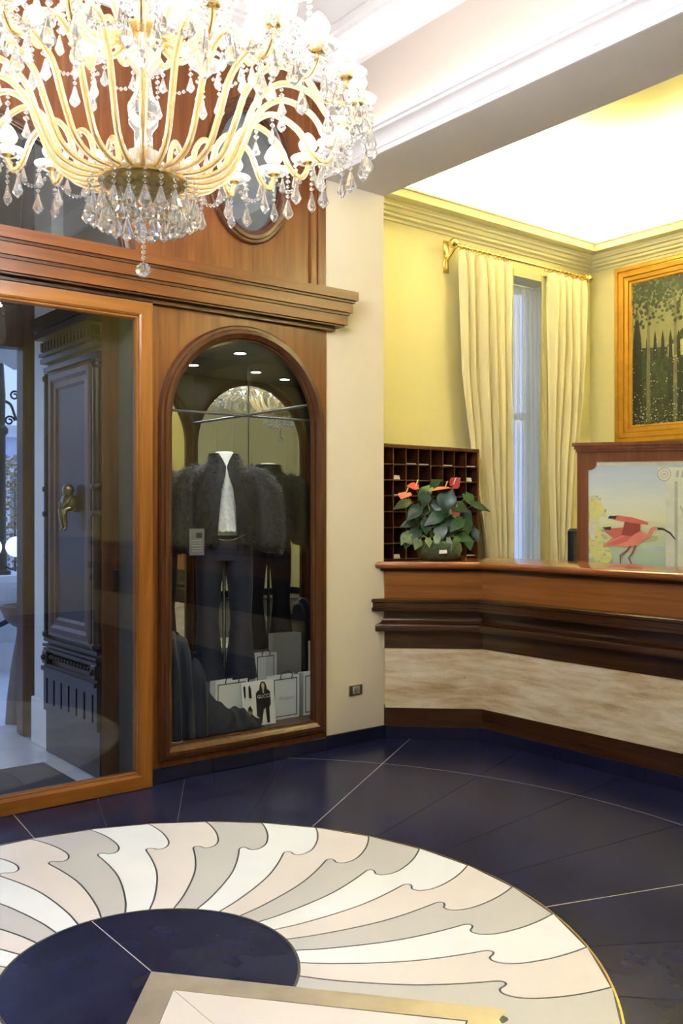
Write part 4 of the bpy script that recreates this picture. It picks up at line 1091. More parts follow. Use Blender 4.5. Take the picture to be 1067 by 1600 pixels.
def place(mb, name, mat, parent, pos, tipdir, normal, smooth=70):
    yv = Vector(tipdir).normalized(); nv = Vector(normal); nv = (nv - yv * nv.dot(yv)).normalized(); xv = yv.cross(nv)
    M = Matrix((xv, yv, nv)).transposed()
    q = MB(); q.add([tuple(M @ Vector(v) + Vector(pos)) for v in mb.v], mb.f)
    return q.build(name, mat, parent, smooth=smooth)
def px(x, y, d=0.0):
    """photo position at the plant's distance"""
    k = 6.14 / F_PX
    return ((x - 690) * k, EYE + (HOR_PX - y) * k - az, d)
# (attach x, y, depth), tip (x, y), length, width, material
LV_ = [((700, 775), (694, 808), -.10, .155, .135, 'leaf_dark'), ((655, 795), (633, 815), -.05, .13, .10, 'leaf_dark'), ((668, 775), (664, 800), -.02, .10, .09, 'leaf_dark'), ((672, 765), (652, 780), .02, .12, .10, 'leaf_mid'),
       ((690, 805), (662, 818), -.06, .15, .10, 'leaf_dark'), ((715, 790), (735, 800), -.04, .12, .10, 'leaf_dark'), ((745, 788), (775, 800), -.03, .14, .06, 'leaf_dark'), ((735, 775), (748, 790), .03, .10, .08, 'leaf_mid'),
       ((640, 785), (610, 795), .05, .13, .08, 'leaf_dark'), ((650, 815), (625, 820), .0, .12, .08, 'leaf_dark'), ((720, 815), (700, 832), -.07, .12, .10, 'leaf_mid'), ((730, 815), (735, 835), -.06, .11, .09, 'leaf_dark'),
       ((680, 760), (690, 748), .04, .10, .09, 'leaf_mid'), ((655, 830), (640, 845), -.03, .11, .09, 'leaf_dark'), ((690, 825), (690, 845), -.08, .11, .10, 'leaf_dark'), ((745, 830), (752, 850), .0, .10, .06, 'leaf_dark'),
       ((668, 822), (655, 838), .05, .12, .10, 'leaf_dark'), ((712, 805), (718, 822), .06, .13, .12, 'leaf_dark'), ((640, 835), (628, 848), -.04, .11, .08, 'leaf_pale'), ((720, 838), (740, 842), -.06, .12, .09, 'leaf_mid'), ((655, 845), (650, 858), -.10, .08, .07, 'leaf_pale'),
       ((684, 838), (682, 858), -.12, .09, .05, 'leaf_pale'), ((702, 845), (704, 868), -.12, .10, .045, 'leaf_pale'), ((670, 843), (672, 855), -.13, .07, .05, 'leaf_pale'), ((636, 840), (650, 852), -.08, .08, .06, 'leaf_pale'), ((715, 842), (708, 850), -.12, .07, .05, 'leaf_mid')]
LV_ += [((690, 785), (680, 805), .0, .12, .10, 'leaf_dark'), ((705, 790), (720, 808), .01, .12, .10, 'leaf_dark'), ((672, 792), (660, 805), .03, .11, .09, 'leaf_dark'), ((684, 800), (690, 822), -.02, .13, .11, 'leaf_dark'), ((730, 800), (742, 815), .02, .11, .08, 'leaf_dark'), ((662, 805), (645, 822), .02, .12, .09, 'leaf_dark'), ((705, 815), (712, 836), -.03, .12, .10, 'leaf_dark'), ((670, 815), (668, 836), -.04, .11, .09, 'leaf_dark'), ((640, 842), (636, 862), -.02, .09, .08, 'leaf_pale'), ((735, 845), (738, 862), -.02, .09, .07, 'leaf_mid')]
rr = random.Random(11)
for (a0, t0, dep, L, Wd, mt) in LV_:
    A = at_plant(*px(*a0, dep)); T = at_plant(*px(*t0, dep - .05))
    d_ = (T - A); d_ = d_.normalized() if d_.length > 1e-4 else Vector((0, 0, -1))
    nv = -CF * .8 + Vector((0, 0, .7)) + CR * rr.uniform(-.3, .3)
    place(leaf_mb(L, Wd, rr.uniform(.1, .3)), 'leaf', mt, an, A, d_, nv)
    root = Vector((ax + rr.uniform(-.05, .05), ay + rr.uniform(-.05, .05), az + .11))
    mid = root.lerp(A, .55) + Vector((0, 0, .04)) + CF * .03
    MB().tube(catmull([tuple(root), tuple(mid), tuple(A)], 4), .0028, 5).build('leaf_stalk', 'stem_green', an, smooth=60)
for (c0, L, Wd, tipd, mt, dep, nn) in (((637, 772), .085, .105, (-.2, -.3), 'flower_pink', -.05, .9), ((653, 760), .075, .07, (-.9, .3), 'flower_red', -.01, .5), ((697, 763), .12, .12, (-1, -.15), 'flower_pink', -.08, .95), ((712, 757), .08, .09, (.4, .9), 'flower_red', -.02, .35), ((714, 798), .06, .06, (.3, -1), 'flower_pink', -.04, .2)):
    A = at_plant(*px(*c0, dep)); d_ = CR * tipd[0] + Vector((0, 0, tipd[1] * .5)) - CF * .3
    fl = place(leaf_mb(L, Wd, .12), 'flower', mt, an, A, d_, Vector((0, 0, nn)) - CF * (1.1 - nn))
    up = (Vector((0, 0, 1)) + CR * .35 - CF * .2).normalized()
    MB().tube([tuple(A), tuple(A + up * .02), tuple(A + up * .042), tuple(A + up * .05)], [.0035, .0045, .004, .0015], 7).build('spadix', 'spadix', fl, smooth=60)
    root = Vector((ax + rr.uniform(-.03, .03), ay + rr.uniform(-.03, .03), az + .11))
    MB().tube(catmull([tuple(root), tuple(root.lerp(A, .6) + CF * .03), tuple(A)], 4), .003, 5).build('flower_stalk', 'stem_green', an, smooth=60)
q = at_plant(*px(692, 861, -.165))
tg = MB().add([tuple(q + CR * x_ + Vector((0, 0, z_)) - CF * d2) for x_, z_, d2 in ((-.026, -.012, 0), (.026, -.009, 0), (.024, .014, 0), (-.024, .012, 0), (-.026, -.012, -.002), (.026, -.009, -.002), (.024, .014, -.002), (-.024, .012, -.002))], [(0, 1, 2, 3), (7, 6, 5, 4), (0, 4, 5, 1), (1, 5, 6, 2), (2, 6, 7, 3), (3, 7, 4, 0)]).build('care_tag', 'paper_white', an)
tg['label'] = 'small white tag'

# ------------------------------------------------------------------ curtain rod and curtains
RY, RZ = 5.235, 3.585
rod = thing('curtain_rod', (6.12, RY, RZ), 'brass curtain rod with scroll bracket and ball end under the crown', 'curtain rod')
MB().tube([(5.27, RY, RZ), (6.985, RY, RZ)], .014, 12).build('pole', 'brass_bright', rod, smooth=60)
MB().sphere((7.005, RY, RZ), .036, 14, 10).build('finial', 'brass_bright', rod, smooth=60)
MB().sphere((5.262, RY, RZ + .012), .04, 14, 10).sphere((5.285, RY, RZ + .02), .028, 12, 8).build('finial', 'brass_bright', rod, smooth=60)
for bx_ in (5.29, 6.955):
    sc_ = catmull([(bx_, RY, RZ - .012), (bx_, RY + .04, RZ - .05), (bx_, YR - .02, RZ - .10), (bx_, YR - .008, RZ - .17)], 6)
    MB().tube(sc_, .012, 8).tube([(bx_, RY + .02 + .03 * math.cos(t * .5), RZ + .0 + .03 * math.sin(t * .5)) for t in range(10)], .009, 6).cbox((bx_ - .03, YR - .01, RZ - .20), (bx_ + .03, YR, RZ + .06), .004).build('bracket', 'brass_bright', rod, smooth=50)
for x in [5.33 + .06 * i for i in range(11)] + [6.40 + .055 * i for i in range(10)]:
    MB().tube([(x, RY + .023 * math.cos(t * PI / 7), RZ - .008 + .023 * math.sin(t * PI / 7)) for t in range(14)], .0035, 6, closed=True).build('ring', 'brass_bright', rod, smooth=60)
def lerp_tab(tab, z):
    if z >= tab[0][0]: return tab[0][1]
    for (z0, v0), (z1, v1) in zip(tab, tab[1:]):
        if z0 >= z >= z1: return v1 + (v0 - v1) * (z - z1) / (z0 - z1)
    return tab[-1][1]
def curtain_mb(ltab, rtab, ztop, zbot, nf, amp, yc, seed, nu=110, nv=60):
    r = random.Random(seed); ph = [r.uniform(0, 6.28) for _ in range(4)]
    def fn(u, v):
        z = zbot + (ztop - zbot) * v
        x0, x1 = lerp_tab(ltab, z), lerp_tab(rtab, z)
        top = max(0, min(1, (ztop - z) / .12))            # pinch pleats at the heading
        uu = u + .012 * math.sin(2 * PI * u * 3 + z * 1.1 + ph[0])
        w1 = math.sin(2 * PI * nf * uu + ph[1] + .25 * math.sin(z * 1.7 + ph[2]))
        w2 = .35 * math.sin(2 * PI * nf * 1.73 * uu + ph[3] + z * .6)
        a = amp * (.45 + .55 * top) * (1 + .25 * math.sin(z * 2 + u * 5))
        return (x0 + (x1 - x0) * u + .006 * math.cos(2 * PI * nf * uu), yc - a * (w1 + w2) * .7, z)
    return MB().grid(fn, nu, nv)
def solid(o, t):
    md = o.modifiers.new('thickness', 'SOLIDIFY'); md.thickness = t; md.offset = 0
def Xat(x, y, Y=RY): return on_y(x, y, Y).x
lt = [(3.53, Xat(716, 395)), (2.6, Xat(721, 560)), (1.9, Xat(736, 720)), (1.2, Xat(756, 860)), (0.05, Xat(770, 1060))]
rt = [(3.53, Xat(800, 412)), (2.6, Xat(799, 560)), (1.9, Xat(797, 720)), (1.2, Xat(796, 860)), (0.05, Xat(794, 1060))]
c1 = thing('curtain', (5.65, RY, 0.04), 'left cream pleated curtain hanging on the brass rod', 'curtain', 'cream curtains')
o = curtain_mb(lt, rt, 3.555, .04, 5.5, .055, RY, 2).build('drape', 'curtain_cream', c1, smooth=80); solid(o, .003)
lt2 = [(3.53, Xat(797, 412)), (1.9, Xat(796, 720)), (.05, Xat(793, 1060))]; rt2 = [(3.53, Xat(810, 414)), (2.6, Xat(808, 560)), (1.9, Xat(804, 720)), (1.5, Xat(799, 800)), (.05, Xat(797, 1060))]
o = curtain_mb(lt2, rt2, 3.53, .04, 1.2, .02, RY + .045, 3, 20, 90).build('lining', 'curtain_lining', c1, smooth=80); solid(o, .002)
lt = [(3.53, Xat(857, 425)), (2.6, Xat(858, 560)), (1.9, Xat(859, 720)), (1.2, Xat(862, 860)), (0.05, Xat(866, 1060))]
rt = [(3.53, Xat(914, 438)), (2.9, Xat(912, 520)), (2.4, Xat(906, 600)), (1.9, Xat(897, 720)), (1.2, Xat(889, 860)), (0.05, Xat(884, 1060))]
c2 = thing('curtain', (6.6, RY, 0.04), 'right cream curtain beside the painted wooden board', 'curtain', 'cream curtains')
o = curtain_mb(lt, rt, 3.555, .04, 4.5, .055, RY, 5).build('drape', 'curtain_cream', c2, smooth=80); solid(o, .003)
lt2 = [(3.53, Xat(850, 425)), (2.6, Xat(848, 560)), (1.9, Xat(847, 720)), (1.2, Xat(847, 860)), (.05, Xat(848, 1060))]; rt2 = [(3.53, Xat(860, 428)), (1.9, Xat(861, 720)), (.05, Xat(866, 1060))]
o = curtain_mb(lt2, rt2, 3.53, .04, 1.2, .02, RY + .045, 7, 20, 90).build('lining', 'curtain_lining', c2, smooth=80); solid(o, .002)
YS = YR + .06
o = curtain_mb([(3.45, WX0 + .01), (.36, WX0 + .01)], [(3.45, WX1 - .01), (.36, WX1 - .01)], 3.43, .37, 9, .028, YS, 9, 140, 50).build('sheer_curtain', 'sheer', smooth=80)
tag(o, 'white sheer curtain in the window between the cream drapes', 'sheer curtain')
o = MB().tube([(WX0, YS, 3.44), (WX1, YS, 3.44)], .008, 8).build('sheer_rail', 'white_paint'); tag(o, 'thin white rail carrying the sheer curtain', 'rail')

# ------------------------------------------------------------------ gold framed garden painting
PXX = XP - .03
gp = thing('framed_painting', (XP, 4.2, 2.1), 'large garden painting of tall trees in a wide gold frame', 'painting')
pm_ = wall_x(XP)
tl, bl_ = on_x(963, 422, PXX), on_x(966, 688, PXX)
PY1, PZ1, PZ0 = tl.y, tl.z, bl_.z - .035
PY0 = PY1 - 2.3
gprof = [(0, 0), (.16, 0), (.16, .02), (.15, .03), (.14, .032), (.137, .026), (.13, .026), (.127, .04), (.10, .046), (.097, .040), (.09, .040), (.087, .056), (.05, .062), (.046, .056), (.04, .056), (.036, .068), (.01, .07), (0, .06)]
# path drawn counter-clockwise in (y, z) as seen with +y to the left: inside is left of path
path_g = [(PY0, PZ0), (PY1, PZ0), (PY1, PZ1), (PY0, PZ1)]
for i in range(4): sweep(path_g, gprof, pm_, closed=True, seg=i).build('frame_rail', 'gold_frame', gp)
CY0_, CY1_, CZ0_, CZ1_ = PY0 + .15, PY1 - .15, PZ0 + .15, PZ1 - .15
plain('art_dark', (0.008, 0.015, 0.007), .6, var=.6, vscale=20)
plain('art_green', (0.016, 0.028, 0.012), .6, var=.7, vscale=25)
plain('art_leaf', (0.07, 0.095, 0.04), .6, var=.6, vscale=40)
plain('art_sky', (0.17, 0.165, 0.085), .6, var=.15, vscale=6)
plain('art_trunk', (0.10, 0.095, 0.055), .6, var=.3, vscale=12)
plain('art_cream', (0.32, 0.29, 0.16), .6, var=.15, vscale=12)
plain('art_black', (0.006, 0.009, 0.006), .6, var=.5, vscale=20)
MB().prism([(CY0_, CZ0_), (CY1_, CZ0_), (CY1_, CZ1_), (CY0_, CZ1_)], pm_, 0, .016).build('canvas', 'art_sky', gp)
def gy(x, y):
    p = on_x(x, y, XP - .017); return (p.y, p.z)
shapes = []
ra = random.Random(21)
def fix(s): return [(min(max(y_, CY0_ + .002), CY1_ - .002), min(max(z_, CZ0_ + .002), CZ1_ - .002)) for y_, z_ in s]
YT = lambda x: gy(x, 560)[0]
zt = lambda y: gy(1020, y)[1]
LW = CY1_ - CY0_
# hedge masses
shapes.append((fix([(CY1_, CZ0_), (CY0_, CZ0_), (CY0_, zt(470)), (CY1_ - .75, zt(470)), (CY1_ - .5, zt(520)), (CY1_ - .35, zt(545)), (CY1_, zt(540))]), 'art_green'))
shapes.append((fix([(CY1_ - .36, zt(565)), (CY0_, zt(562)), (CY0_, CZ0_), (CY1_ - .36, CZ0_)]), 'art_dark'))
shapes.append((fix([(CY1_ - .36, zt(562)), (CY0_, zt(550)), (CY0_, zt(500)), (CY1_ - .75, zt(520)), (CY1_ - .36, zt(545))]), 'art_cream'))
for i in range(26):
    y_ = CY1_ - .16 - i * .075; h_ = .13 + .04 * ra.random(); zb_ = zt(545) + max(0, i - 4) * .035
    if zb_ > zt(480): zb_ = zt(480)
    shapes.append((fix([(y_ + .022, zb_ - .1), (y_ - .022, zb_ - .1), (y_ - .014, zb_ + h_ * .5), (y_, zb_ + h_), (y_ + .014, zb_ + h_ * .5)]), 'art_black'))
shapes.append((fix([(CY1_, zt(680)), (CY1_ - .11, zt(680)), (CY1_ - .10, zt(530)), (CY1_ - .05, zt(475)), (CY1_ - .015, zt(530))]), 'art_black'))
for i, y_ in enumerate((.17, .43, .67, .98, 1.25, 1.6)):
    yb = CY1_ - y_ * LW / 2.0
    shapes.append((fix([(yb + .022, CZ0_ + .02), (yb - .022, CZ0_ + .02), (yb - .012, CZ1_ - .2), (yb + .012, CZ1_ - .2)]), 'art_trunk'))
for k in range(1700):
    c_ = (CY1_ - ra.random() * LW, CZ1_ - .01 - abs(ra.gauss(0, .15)))
    r_ = ra.uniform(.010, .028); n_ = 6; a0 = ra.random() * 6
    shapes.append((fix([(c_[0] + r_ * math.cos(a0 + 2 * PI * q_ / n_) * ra.uniform(.6, 1), c_[1] + r_ * .8 * math.sin(a0 + 2 * PI * q_ / n_)) for q_ in range(n_)]), ra.choice(['art_dark', 'art_dark', 'art_green', 'art_green', 'art_leaf'])))
for k in range(1100):
    lowc = ra.random() < .6
    c_ = (CY1_ - ra.random() * LW, CZ0_ + (abs(ra.gauss(0, .13)) if lowc else ra.random() * .75))
    r_ = ra.uniform(.003, .009)
    shapes.append((fix([(c_[0] - r_, c_[1]), (c_[0], c_[1] - r_ * .8), (c_[0] + r_, c_[1]), (c_[0], c_[1] + r_ * .8)]), ra.choice(['art_cream', 'art_leaf', 'petal_grey'] if lowc else ['art_leaf', 'art_cream'])))
art(shapes, pm_, None, 'painted_scene', gp, step=.000004, h0=.0165)

# ------------------------------------------------------------------ painted board with the red ibis
BE = Vector((.621, -.784, 0)); BN = Vector((-.784, -.621, 0))      # along the board, and towards the room
BO = Vector((5.405, 4.145, 0))
KB = 6.6 / F_PX
bmap = lambda p, h: tuple(BO + BE * p[0] + BN * h + Vector((0, 0, p[1])))
def bpx(x, y):
    """point of the board seen at photo pixel"""
    d = ray(x, y); o_ = Vector((0, 0, EYE)); nrm_ = BN
    t = (BO - o_).dot(nrm_) / d.dot(nrm_)
    P = o_ + d * t
    return ((P - BO).dot(BE), P.z)
bd = thing('painted_board', tuple(BO + BE * .8), 'freestanding wooden board painted with a red ibis and stone column', 'painted screen')
BW = 1.62; bz1 = bpx(902, 706)[1]
PWD = .075
zi = bpx(960, 721)[1]
MB().prism([(0, 0.02), (PWD, .02), (PWD, bz1), (0, bz1)], bmap, -.045, 0).build('post', 'board_wood', bd)
MB().prism([(BW - PWD, 0.02), (BW, .02), (BW, bz1), (BW - PWD, bz1)], bmap, -.045, 0).build('post', 'board_wood', bd)
# top rail with hollowed corners
hr = .058
tr_ = [(PWD, bz1), (PWD, zi - hr)] + [(PWD + hr - hr * math.cos(t), zi - hr + 0 + hr * (1 - 1) + hr * math.sin(t)) for t in ()] + \
      [(PWD + .012, zi - hr)] + [(PWD + .012 + (hr - .012) * math.sin(t * PI / 12), zi - hr + (hr - .014) * (1 - math.cos(t * PI / 12))) for t in range(0, 7)] + [(PWD + hr, zi)]
tr_m = [(BW - p[0], p[1]) for p in tr_][::-1]
MB().prism(tr_ + tr_m, bmap, -.045, -.004).build('top_rail', 'board_wood', bd)
MB().prism([(PWD, .02), (BW - PWD, .02), (BW - PWD, .95), (PWD, .95)], bmap, -.04, -.006).build('lower_panel', 'board_wood', bd)
for (e_, z0, z1, h1) in ((.010, bz1, bz1 + .018, .012), (.022, bz1 + .018, bz1 + .040, .026), (.036, bz1 + .040, bz1 + .062, .04)):
    MB().prism([(-e_, z0), (BW + e_, z0), (BW + e_, z1), (-e_, z1)], bmap, -.045 - h1 * .3, h1).build('cap_moulding', 'board_wood', bd)
for x0 in (0.0, BW - .10): MB().prism([(x0, 0), (x0 + .10, 0), (x0 + .10, .03), (x0, .03)], bmap, -.20, .16).build('foot', 'board_wood', bd)
# painted panel
for nm_, cc in (('ib_sky', (.40, .53, .70)), ('ib_sky2', (.52, .63, .70)), ('ib_haze', (.72, .76, .66)), ('ib_water', (.36, .50, .46)), ('ib_bank', (.50, .56, .30)), ('ib_yellow', (.74, .74, .28)), ('ib_red', (.62, .15, .13)), ('ib_dred', (.30, .06, .05)), ('ib_pink', (.74, .25, .22)), ('ib_stone', (.74, .78, .72)), ('ib_stone2', (.48, .52, .47)), ('ib_black', (.03, .03, .035)), ('ib_leg', (.35, .12, .09)), ('ib_cream', (.66, .64, .50))):
    plain(nm_, cc, .45, var=.08, vscale=14)
m, nt, out = new_mat('ib_landscape')
tc = nt.nodes.new('ShaderNodeTexCoord'); sx_ = nt.nodes.new('ShaderNodeSeparateXYZ'); nt.links.new(tc.outputs['Object'], sx_.inputs[0])
mr = nt.nodes.new('ShaderNodeMapRange'); mr.inputs['From Min'].default_value = 1.05; mr.inputs['From Max'].default_value = 1.86
nt.links.new(sx_.outputs['Z'], mr.inputs['Value'])
nz = noise_tex(nt, obj_coord(nt, (3, 3, 14)), 2.0, 4)
ad = nt.nodes.new('ShaderNodeMath'); ad.operation = 'MULTIPLY_ADD'; ad.inputs[1].default_value = .16; nt.links.new(nz, ad.inputs[0])
sb = nt.nodes.new('ShaderNodeMath'); sb.operation = 'SUBTRACT'; sb.inputs[1].default_value = .08; nt.links.new(mr.outputs[0], sb.inputs[0]); nt.links.new(sb.outputs[0], ad.inputs[2])
bsdf(nt, out, Base_Color=ramp(nt, ad.outputs[0], [(0.0, (.38, .54, .54)), (.22, (.54, .67, .52)), (.36, (.66, .74, .46)), (.44, (.82, .85, .64)), (.60, (.76, .84, .82)), (.80, (.58, .72, .88)), (1.0, (.44, .60, .82))]), Roughness=.45)
panel = MB().prism([(PWD - .01, .93), (BW - PWD + .01, .93), (BW - PWD + .01, bz1 - .005), (PWD - .01, bz1 - .005)], bmap, -.03, -.012).build('picture_panel', 'ib_landscape', bd)
B = lambda *pts: [bpx(x, y) for x, y in pts]
xr, xl_ = BW - PWD, PWD
Zy = lambda y: bpx(990, y)[1]
S = []
S.append(([(xl_, Zy(722)), (xr, Zy(722)), (xr, Zy(727)), (xl_, Zy(727))], 'ib_cream'))
ri_ = random.Random(8)
def blob(cx, cy, rx, ry, mt, n=9):
    a0 = ri_.random() * 6
    S.append(([bpx(cx + rx * ri_.uniform(.7, 1.1) * math.cos(a0 + 2 * PI * k / n), cy + ry * ri_.uniform(.7, 1.1) * math.sin(a0 + 2 * PI * k / n)) for k in range(n)], mt))
blob(1005, 842, 30, 8, 'ib_bank'); blob(980, 850, 26, 5, 'ib_yellow'); blob(1030, 858, 30, 4, 'ib_sky2'); blob(1150, 840, 60, 9, 'ib_bank'); blob(1200, 850, 40, 12, 'ib_yellow')
for k in range(190):
    cy_ = ri_.uniform(775, 884); cx_ = 921 + abs(ri_.gauss(0, 9 if cy_ < 822 else 14))
    if 815 < cy_ < 826: continue
    blob(min(max(cx_, 922), 962), cy_, ri_.uniform(2, 5), ri_.uniform(1.5, 4), ri_.choice(['ib_yellow', 'ib_yellow', 'ib_bank', 'ib_haze']), 6)
# column with ionic capital
cxl, cxr = 1040, 1100
S.append((B((cxl, 905), (cxr, 905), (cxr, 745), (cxl, 745)), 'ib_stone'))
S.append((B((cxl + 14, 905), (cxl + 19, 905), (cxl + 19, 752), (cxl + 14, 752)), 'ib_stone2')); S.append((B((cxl + 34, 905), (cxl + 39, 905), (cxl + 39, 752), (cxl + 34, 752)), 'ib_stone2'))
S.append((B((1030, 748), (1110, 748), (1112, 730), (1028, 730)), 'ib_stone'))
for c0, sg in (((1038, 741), 1), ((1102, 741), -1)):
    for r_, mt in ((11, 'ib_stone2'), (9.3, 'ib_stone'), (6.2, 'ib_stone2'), (4.8, 'ib_stone'), (2.4, 'ib_stone2')):
        S.append(([bpx(c0[0] + r_ * math.cos(2 * PI * k / 16), c0[1] + r_ * math.sin(2 * PI * k / 16)) for k in range(16)], mt))
for k in range(4): S.append((B((1056 + k * 8, 746), (1060 + k * 8, 746), (1061 + k * 8, 735), (1057 + k * 8, 735)), 'ib_stone2'))
S.append((B((1062, 790), (1064, 790), (1072, 812), (1068, 830), (1066, 830), (1070, 812)), 'ib_stone2'))
# ibis
blob(932, 795, 13, 16, 'ib_yellow', 14); blob(930, 850, 12, 30, 'ib_yellow', 14); blob(945, 868, 14, 14, 'ib_yellow', 14); blob(926, 830, 7, 16, 'ib_haze', 10)
for k in range(60): blob(921 + ri_.random() * 32, ri_.uniform(836, 884), ri_.uniform(1.5, 3.5), ri_.uniform(1, 2.5), ri_.choice(['ib_haze', 'ib_bank', 'ib_yellow']), 6)
S.append((B((941, 853), (960, 838), (985, 830), (1000, 829), (1010, 834), (1003, 848), (985, 855), (960, 853)), 'ib_pink'))
S.append((B((948, 851), (975, 838), (992, 834), (980, 846), (962, 852)), 'ib_red'))
S.append((B((950, 826), (975, 824), (985, 832), (960, 842), (941, 828)), 'ib_red'))
S.append((B((971, 836), (976, 815), (1001, 812), (1000, 830), (985, 838)), 'ib_dred'))
S.append((B((950, 808), (965, 805), (990, 809), (1013, 816), (1012, 820), (985, 817), (960, 812)), 'ib_red'))
S.append((B((950, 810), (952, 806), (964, 806), (962, 811)), 'ib_black')); S.append((B((941, 824), (955, 823), (954, 828), (946, 828)), 'ib_black'))
S.append((B((1003, 837), (1012, 834), (1016, 826), (1022, 823), (1029, 824), (1029, 828), (1022, 828), (1019, 834), (1013, 841), (1004, 843)), 'ib_pink'))
S.append((B((1027, 824), (1036, 825), (1048, 832), (1056, 843), (1054, 843), (1046, 834), (1036, 828), (1028, 828)), 'ib_black'))
for pts in (((983, 853), (987, 853), (980, 862), (970, 868), (970, 884), (968, 884), (968, 867), (978, 860)), ((991, 852), (995, 852), (990, 864), (983, 871), (989, 884), (987, 885), (981, 872), (987, 863))): S.append((B(*pts), 'ib_leg'))
S.append((B((950, 884), (1010, 884), (1004, 895), (955, 895)), 'ib_red'))
def clampb(poly): return [(min(max(p[0], xl_ + .001), xr - .001), min(max(p[1], .955), zi + .003)) for p in poly]
art([(clampb(p), m_) for p, m_ in S], bmap, None, 'painted_ibis', bd, step=.000025, h0=-.0115)
# dark chair back between curtain and board
chb = thing('office_chair', (5.62, 4.32, 0), 'dark navy office chair back showing between the right curtain and the painted board', 'chair')
cb0, cb1 = on_y(889, 826, 4.55), on_y(907, 826, 4.55)
ccx = cb0.x + .21; ccy = 4.55
MB().cbox((cb0.x, ccy - .03, .75), (cb0.x + .42, ccy + .03, cb0.z), .02).build('backrest', 'navy_plastic', chb)
MB().cbox((ccx - .23, ccy - .50, .44), (ccx + .23, ccy - .02, .52), .02).build('seat', 'navy_plastic', chb)
MB().cbox((ccx - .03, ccy - .02, .46), (ccx + .03, ccy + .02, .80), .01).build('back_support', 'black_plastic', chb)
MB().tube([(ccx, ccy - .25, .06), (ccx, ccy - .25, .45)], .025, 12).build('gas_column', 'black_plastic', chb, smooth=50)
for k in range(5):
    a = 2 * PI * k / 5
    MB().tube([(ccx, ccy - .25, .09), (ccx + .27 * math.cos(a), ccy - .25 + .27 * math.sin(a), .06)], [.022, .015], 8).sphere((ccx + .27 * math.cos(a), ccy - .25 + .27 * math.sin(a), .028), .028, 10, 6).build('caster_leg', 'black_plastic', chb, smooth=50)

# ================================================================== chandelier
HX, HY = 1.332, 2.70
BZ = 2.500                      # bowl rim height
ch = thing('chandelier', (HX, HY, BZ), 'large crystal chandelier with gilt bowl and curling glass arms', 'chandelier')
L = lambda x, y, z: (HX + x, HY + y, BZ + z)
def facet_drop(h, w, top, seg=8, nb=2):
    """pear drop hanging from z=top: two beads and a cut drop below"""
    mb = MB(); z = top
    for r in [.0075, .010, .008, .0085, .009][:nb]:
        mb.lathe([(0, z), (r, z - r), (0, z - 2 * r)], (0, 0, 0), 6); z -= 2 * r + .0015
    prof = [(0, z), (w * .10, z - h * .03), (w * .30, z - h * .40), (w * .50, z - h * .70), (w * .34, z - h * .84), (0, z - h)]
    mb.lathe(prof, (0, 0, 0), seg, sy=.75)
    return mb
def raw_mesh(mb, name, mat, smooth=None):
    me = bpy.data.meshes.new(name); me.from_pydata(mb.v, [], mb.f); me.materials.append(mat_of(mat))
    bm = bmesh.new(); bm.from_mesh(me); bmesh.ops.remove_doubles(bm, verts=bm.verts, dist=1e-6); bmesh.ops.recalc_face_normals(bm, faces=bm.faces); bm.to_mesh(me); bm.free()
    if smooth:
        me.polygons.foreach_set('use_smooth', [True] * len(me.polygons)); me.set_sharp_from_angle(angle=math.radians(smooth))
    return me
def inst(me, name, parent, loc, rz=0.0, sc=1.0):
    o = bpy.data.objects.new(name, me); COL.objects.link(o); o.parent = parent; o.location = loc; o.rotation_euler = (0, 0, rz); o.scale = (sc, sc, sc)
    return o
DROP = raw_mesh(facet_drop(.075, .045, 0), 'pendant', 'crystal')
DROP_S = raw_mesh(facet_drop(.058, .032, 0), 'pendant_small', 'crystal')
DROP_M = raw_mesh(facet_drop(.075, .045, 0, 8, 3), 'pendant_mid', 'crystal')
DROP_L = raw_mesh(facet_drop(.078, .045, 0, 8, 5), 'pendant_long', 'crystal')
# bowl
MB().lathe([(.0, -.050), (.045, -.047), (.09, -.036), (.118, -.016), (.130, .0)], (HX, HY, BZ), 40).build('bowl', 'bowl_brass', ch, smooth=40)
MB().lathe([(.128, -.008), (.140, -.004), (.142, .004), (.132, .010), (.126, .004)], (HX, HY, BZ), 40).build('bowl_rim', 'gilt', ch, smooth=40)
MB().lathe([(.0, .01), (.14, .008), (.12, .03), (.07, .05), (.055, .09), (.03, .10), (.028, .16), (.045, .18), (.05, .24), (.03, .28), (.022, .34), (.05, .38), (.06, .45), (.03, .50), (.022, .60), (.045, .66), (.05, .74), (.024, .80), (.02, .95), (.05, 1.0), (.04, 1.1), (.012, 1.14)], (HX, HY, BZ), 24).build('central_stem', 'crystal', ch, smooth=50)
MB().tube([L(0, 0, .02), L(0, 0, 1.70)], .009, 10).build('suspension_rod', 'gilt', ch, smooth=50)
MB().lathe([(.0, 1.64), (.03, 1.65), (.09, 1.70), (.11, ZC_H - BZ - .002), (.0, ZC_H - BZ - .002)], (HX, HY, BZ), 28).build('ceiling_canopy', 'gilt', ch, smooth=50)
for zc2, rc in ((.46, .10), (.78, .075)):
    MB().lathe([(rc * .3, zc2 - .03), (rc * .8, zc2 - .015), (rc, zc2), (rc * .9, zc2 + .012), (rc * .3, zc2 + .02)], (HX, HY, BZ), 28).build('gilt_collar', 'gilt', ch, smooth=40)
